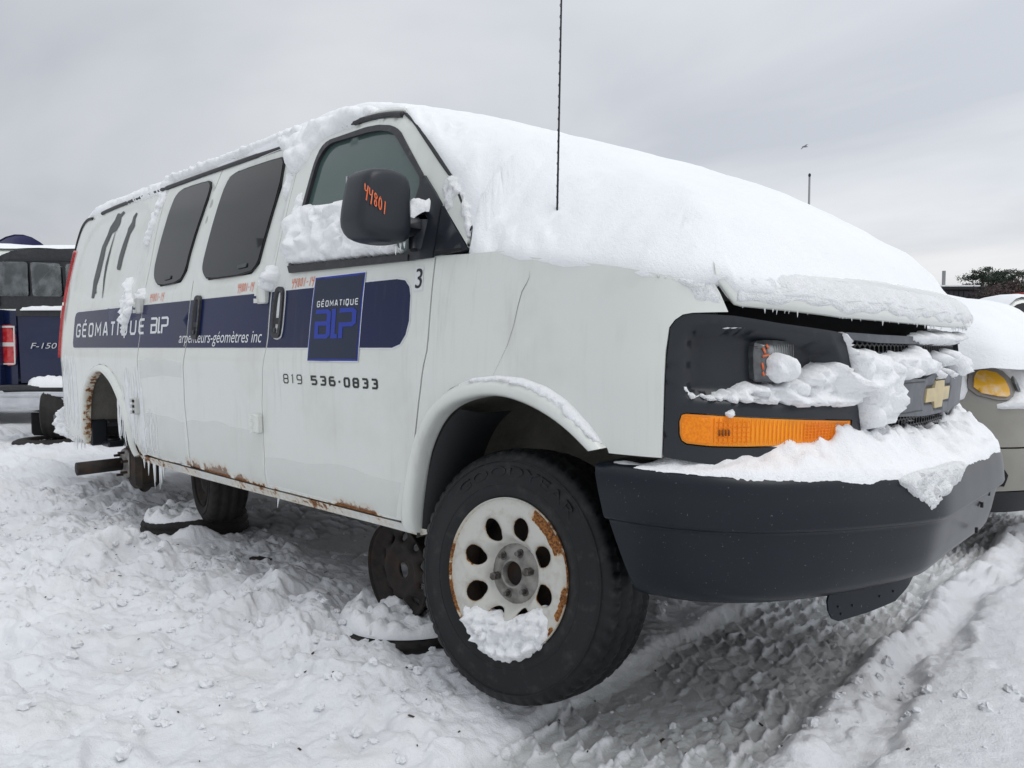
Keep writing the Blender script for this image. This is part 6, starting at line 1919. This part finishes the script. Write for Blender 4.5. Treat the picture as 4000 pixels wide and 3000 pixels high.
mk('raised_hood', hv + [(x - .03, y, z + .02) for x, y, z in hv], hf_ + [tuple(k + 117 for k in f)[::-1] for f in hf_], M_blueC, bc)

# --- champagne car right beside the van, nose this way
PC = Plan([(-3.3, 0), (-3.25, -.6), (-3.0, -.82), (-2.0, -.87), (-.6, -.875), (-.25, -.87), (-.02, -.83), (.16, -.73), (.27, -.56), (.335, -.34), (.36, -.12), (.365, 0.0)], -1.0)
bcar = empty('parked_car', (.55, 2.75, .1)); ORG[bcar] = np.array(bcar.location)
tag(bcar, 'champagne coloured car beside the van with snow-covered hood and amber corner lamp', 'car')
CZ = np.array([(.20, -.06), (.28, -.01), (.40, .012), (.55, .02), (.62, .012), (.66, .0), (.72, .004), (.82, -.01), (.92, -.05), (1.0, -.11), (1.06, -.17)])
def SCr(q, off=0.):
    q = np.asarray(q, float).reshape(-1, 2); p, n = PC.at(q[:, 0])
    o = np.broadcast_to(np.asarray(off, float), (len(q),)) + np.interp(q[:, 1], CZ[:, 0], CZ[:, 1])
    xy = p + n * o[:, None]
    return np.c_[xy[:, 0] + .55, xy[:, 1] + 2.75, q[:, 1]]
MC = float(PC.mid)
grid_panel('front_bumper', [(-.62, .345), (MC * 2 + .62, .345), (MC * 2 + .62, .570), (-.62, .570)], M_beige, bcar, SCr, .05, th=.03)
grid_panel('lower_skirt', [(-.55, .22), (MC * 2 + .55, .22), (MC * 2 + .55, .338), (-.55, .338)], M_black, bcar, SCr, .08, th=.03)
LH = smooth_loop([(.035, .855), (.20, .835), (.26, .905), (.20, .985), (.06, .985), (.03, .93)], 1)
grid_panel('front_clip', [(-.62, .579), (MC * 2 + .62, .579), (MC * 2 + .62, 1.0), (-.62, 1.0)], M_beige, bcar, SCr, .05, th=.03)
gl_ = panel('corner_lamp', smooth_loop([(.045, .87), (.20, .838), (.235, .86), (.215, .965), (.10, .985), (.06, .96)], 1), material('yellow_lens', (.80, .42, .02), .2, coat=.6, dirt=(18, (.8, .8, .78), .5)), bcar, (), .02, .02, .022, .03, SCr)
panel('lamp_bezel', smooth_loop([(.020, .86), (.21, .815), (.262, .86), (.235, .99), (.06, 1.0), (.03, .96)], 1), M_shed, bcar, (), .03, .02, .010, .03, SCr)
panel('headlight', smooth_loop([(.29, .85), (.56, .83), (.60, .90), (.52, .98), (.32, .985), (.28, .93)], 1), M_lens, bcar, (), .03, .02, .018, .03, SCr)
grid_panel('grille', [(.72, .84), (MC * 2 - .72, .84), (MC * 2 - .70, .96), (.70, .96)], M_black, bcar, lambda q, o: SCr(q, np.asarray(o) + .008), .08, th=.02)
panel('fog_lamp_hole', [(.155, .375), (.20, .37), (.215, .43), (.195, .46), (.16, .445)], M_void, bcar, (), .03, .03, .004, .004, SCr)
MB().box((-1.3 + .55, 2.75, .60), (2.6, 1.70, .70), .1).build('body', M_beige, bcar)
MB().box((-1.45, 2.75, 1.25), (1.9, 1.5, .62), .22).build('cabin', M_glass_side, bcar)
for y in (1.93, 3.57):
    MB().lathe([(.0001, 0), (.20, 0), (.29, .02), (.31, -.03), (.31, -.17)], (-.10, y, .32), (0, -1 if y < 2.7 else 1, 0), 32).build('wheel', M_tyre_old, bcar, True)
# snow dome over that car: hood low, windscreen and roof higher
xs = np.linspace(-2.9, .375, 66); us = np.linspace(-1, 1, 41); V = []
for x in xs:
    fr = 1 - sst(-.28, .375, x) * .42
    for u in us:
        y = .86 * u * (1 - .45 * sst(.05, .375, x) ** 2)
        c = math.sqrt(max(0, 1 - abs(u) ** 3.2)); f = math.sqrt(max(0, 1 - ((x + .5) / .875) ** 4)) if x > -.5 else 1
        top = np.interp(x, [-2.9, -1.6, -1.0, -.5, 0, .25, .375], [1.66, 1.76, 1.64, 1.47, 1.36, 1.20, 1.06])
        V.append((x + .55 + .03 * (1 - u * u), y + 2.75, .985 + .02 * float(perlin(x * 4, u * 4, 3)) + (top - .985) * c * f + .010 * float(fbm(np.array([x * 2.5]), np.array([u * 3.]), 2, 6)[0]) + .010 * float(perlin(x * 14, u * 4, 8)) * (1 - c * f)))
F = [(i * 41 + j, (i + 1) * 41 + j, (i + 1) * 41 + j + 1, i * 41 + j + 1) for i in range(65) for j in range(40)]
o = mk('snow_blanket', V, F, M_snow)
tag(o, 'smooth deep snow over the hood of the champagne car beside the van', 'snow', kind='stuff')
o = relief('snow_patch', smooth_loop([(-.60, .945), (-.55, .83), (-.30, .80), (-.05, .80), (.03, .835), (.03, .99), (.24, 1.0), (.30, .90), (.24, .825), (.10, .80), (.02, .785), (.25, .77), (.6, .78), (.75, .85), (.6, 1.01), (.2, 1.05), (-.3, 1.04)], 1), SCr, .05, None, M_snow, .022, .06, -.01, (7, .35), (9, .012), 66)
tag(o, 'snow plastered round the amber corner lamp of the champagne car', 'snow', kind='stuff')

# --- white car with its hood up, far right
wdir = BR * -1.0 + BF * -.06
wc = box_car('parked_car', 17.9, 11.72, math.atan2(wdir.y, wdir.x), 4.4, 1.75, 1.50, M_white, 'snow-covered white car with its hood raised, beyond the champagne car', 'car', .8, .09, (.10, .52), .25, .74)
hv = []
for i in range(9):
    for j in range(9):
        u = i / 8; w = j / 8 * 2 - 1
        hv.append((.50 + .78 * u, w * (.70 - .10 * u ** 4), 1.00 + .42 * u - .05 * w * w - .04 * u ** 3))
hf_ = [(i * 9 + j, i * 9 + j + 1, (i + 1) * 9 + j + 1, (i + 1) * 9 + j) for i in range(8) for j in range(8)]
hd_ = mk('raised_hood', hv, hf_, M_white, wc)
V = [(x - .01, y * .98, z + .02) for x, y, z in hv] + [(x - .03, y * .95, z + .11 - .06 * abs(y) ** 2) for x, y, z in hv]
s_ = mk('hood_snow', V, hf_ + [tuple(k + 81 for k in f) for f in hf_] + [(i, i + 1, i + 82, i + 81) for i in range(8)] + [(i * 9, i * 9 + 81, i * 9 + 90, i * 9 + 9) for i in range(8)] + [(72 + i, 72 + i + 81, 73 + i + 81, 73 + i) for i in range(8)], M_snow, wc); s_['kind'] = 'stuff'
box_car('parked_car', 22.0, 12.9, BROT + 2.2, 4.4, 1.75, 1.20, M_white, 'low snowed-in car at the foot of the dark barn', 'car', .8, .10, (.2, .62), .25, .95)

# --- barn, shed, pines, brush
def bbox_b(name, dep, l0, l1, h, thick, mat, label, cat, parent=None):
    t = empty(name, bpos(dep, (l0 + l1) / 2), BROT); tag(t, label, cat)
    return t
W_ = 52.0
k_ = lambda px, dep: (px - 2000) / 2900 * dep
bw = bbox_b('barn', 50, k_(3540, 50), k_(3812, 50), 5.2, 8, M_barn, 'low dark weathered barn with flat black roof edge at the right horizon', 'barn')
hw = (k_(3812, 50) - k_(3540, 50)) / 2
MB().box((0, .5, 2.5), (hw * 2, 1.0, 5.0), 0).build('wall', M_barn, bw)
nb = int(hw * 2 / .33)
pm_ = None
for i in range(nb):
    x = -hw + (i + .5) * hw * 2 / nb
    if pm_ is None:
        ob = MB().box((0, 0, 2.45), (.29, .05, 4.9), 0).build('plank', M_barn, bw); pm_ = ob.data; ob.location = (x, -.03, 0)
    else:
        ob = bpy.data.objects.new('plank', pm_); COL.objects.link(ob); ob.parent = bw; ob.location = (x, -.03 - .012 * (i % 3), 0)
MB().box((0, .45, 5.08), (hw * 2 + .2, 1.3, .2), 0).build('roof', M_black, bw)
MB().box((0, .45, 5.23), (hw * 2 + .1, 1.2, .10), 0).build('roof_snow', M_snow, bw)['kind'] = 'stuff'
MB().box((k_(3697, 50) - k_(3676, 50), .6, 5.75), (.16, .16, 1.1), 0).build('chimney', M_pole, bw)
MB().box((k_(3776, 50) - k_(3676, 50), -.2, 4.05), (.45, .10, .25), .04).build('wall_lamp', M_vwhite, bw)
sh = bbox_b('shed', 44, k_(3975, 44), k_(4200, 44), 4, 5, M_shed, 'grey shed with red metal roof edge at the right margin', 'shed')
MB().box((0, .4, 2.0), (3.0, .8, 4.0), 0).build('wall', M_shed, sh)
MB().box((0, .4, 4.18), (3.2, 1.1, .34), .03).build('roof', M_redroof, sh)

def leaf_cloud(n, f, seed, size, mat, name, parent):
    rs = np.random.RandomState(seed); V = []; F = []
    for i in range(n):
        p, s = f(rs)
        a = rs.normal(size=3); a /= np.linalg.norm(a); b = np.cross(a, rs.normal(size=3)); b /= np.linalg.norm(b)
        L = size * s * rs.uniform(.6, 1.4); w = L * rs.uniform(.3, .6); k = len(V)
        V += [p - a * L, p + b * w, p + a * L, p - b * w]; F.append((k, k + 1, k + 2, k + 3))
    return mk(name, V, F, mat, parent, False)
TL = ['tall pine at the left of the row behind the barn', 'taller forked pine second from the left of the row', 'pine with a narrow peaked top in the middle of the row', 'broad bushy pine right of the middle of the row', 'shorter rounded pine between two taller ones', 'pine with a flat ragged crown near the right margin', 'pine cut by the right margin of the view', 'low spreading pine leaning over the barn roof']
tp = [(3830, 1052, 1.5), (3850, 1046, 1.5), (3880, 1056, 1.2), (3908, 1054, 1.7), (3928, 1066, 1.1), (3968, 1058, 1.5), (4010, 1050, 1.8), (3790, 1078, 1.6)]
for i, (px, py, wd) in enumerate(tp):
    dep = 56 + (i * 37 % 7)
    h = 1.1 + (1358 - py) / 2900 * dep
    t = empty('pine_tree', bpos(dep, k_(px, dep)), 0); tag(t, TL[i], 'tree', 'pines behind the barn')
    MB().tube([(0, 0, 0), (.05, 0, h * .5), (0, .05, h * .97)], [.17, .12, .03], 7).build('trunk', M_bark, t, True)
    rs0 = np.random.RandomState(100 + i)
    cl = []
    for _ in range(26):
        z = h * (.50 + .49 * rs0.rand() ** .7); rr = wd * (1.15 - (z / h - .50) / .50 * .80) * rs0.uniform(.25, 1.); a = rs0.uniform(0, 6.28)
        cl.append((np.array([rr * math.cos(a), rr * math.sin(a), z]), rs0.uniform(.25, .55)))
    m = MB()
    for c, r in cl[::2]: m.tube([(0, 0, c[2] - .3), tuple(c)], [.04, .015], 4, False)
    m.build('limb', M_bark, t, True)
    def f(rs):
        c, r = cl[rs.randint(len(cl))]
        d = rs.normal(size=3); d /= np.linalg.norm(d); return c + d * r * rs.uniform(.2, 1.) * [1.2, 1.2, .7], 1.
    leaf_cloud(3600, f, i, .07, M_pine, 'crown', t)
def fb(rs):
    l = rs.uniform(k_(3815, 46), k_(4150, 46)); d = rs.uniform(45, 48); hh = 4.6 + .5 * math.sin(l * 1.7) + .4 * math.sin(l * 4.1)
    p = Vector(bpos(d, l)); return np.array([p.x, p.y, rs.rand() ** .7 * hh]), 1.
o = leaf_cloud(16000, fb, 77, .10, M_brush, 'brush', None)
tag(o, 'mass of bare brown brush along the foot of the pines', 'brush', kind='stuff')
# yard light pole and a gull
t = empty('lamp_pole', bpos(40, k_(3148, 40)), BROT); tag(t, 'thin grey pole rising behind the snowy hood', 'pole')
hp_ = 1.1 + (1358 - 700) / 2900 * 40
MB().tube([(0, 0, 0), (0, 0, hp_)], [.075, .050], 10).build('shaft', M_pole, t, True)
MB().lathe([(.0001, .20), (.06, .16), (.075, .08), (.05, 0)], (0, 0, hp_), (0, 0, 1), 10).build('finial', M_black, t, True)
bd_ = empty('gull', bpos(30, k_(3127, 30), 1.1 + (1358 - 585) / 2900 * 30), BROT); tag(bd_, 'small grey gull gliding above the pole', 'bird')
V = []; F = []
for i, (x, r) in enumerate(((-.11, .006), (-.08, .018), (-.03, .03), (.03, .03), (.09, .018), (.14, .006))):
    for j in range(8):
        a = 2 * math.pi * j / 8; V.append((x, r * math.cos(a), r * math.sin(a)))
F = [(i * 8 + j, i * 8 + (j + 1) % 8, (i + 1) * 8 + (j + 1) % 8, (i + 1) * 8 + j) for i in range(5) for j in range(8)] + [tuple(range(8)), tuple(range(40, 48))]
mk('body', V, F, M_bird, bd_)
for sy in (-1, 1):
    mk('wing', [(x * .7, y * .7, z * .7) for x, y, z in [(-.08, sy * .03, .02), (.07, sy * .03, .02), (.05, sy * .28, .05), (-.03, sy * .28, .05), (.02, sy * .52, .0), (-.03, sy * .50, .0),
                (-.08, sy * .03, .01), (.07, sy * .03, .01), (.05, sy * .28, .04), (-.03, sy * .28, .04), (.02, sy * .52, -.005), (-.03, sy * .50, -.005)]],
       [(0, 1, 2, 3), (3, 2, 4, 5), (9, 8, 7, 6), (11, 10, 8, 9), (1, 7, 8, 2), (2, 8, 10, 4), (0, 3, 9, 6), (3, 5, 11, 9)], M_bird, bd_, False)
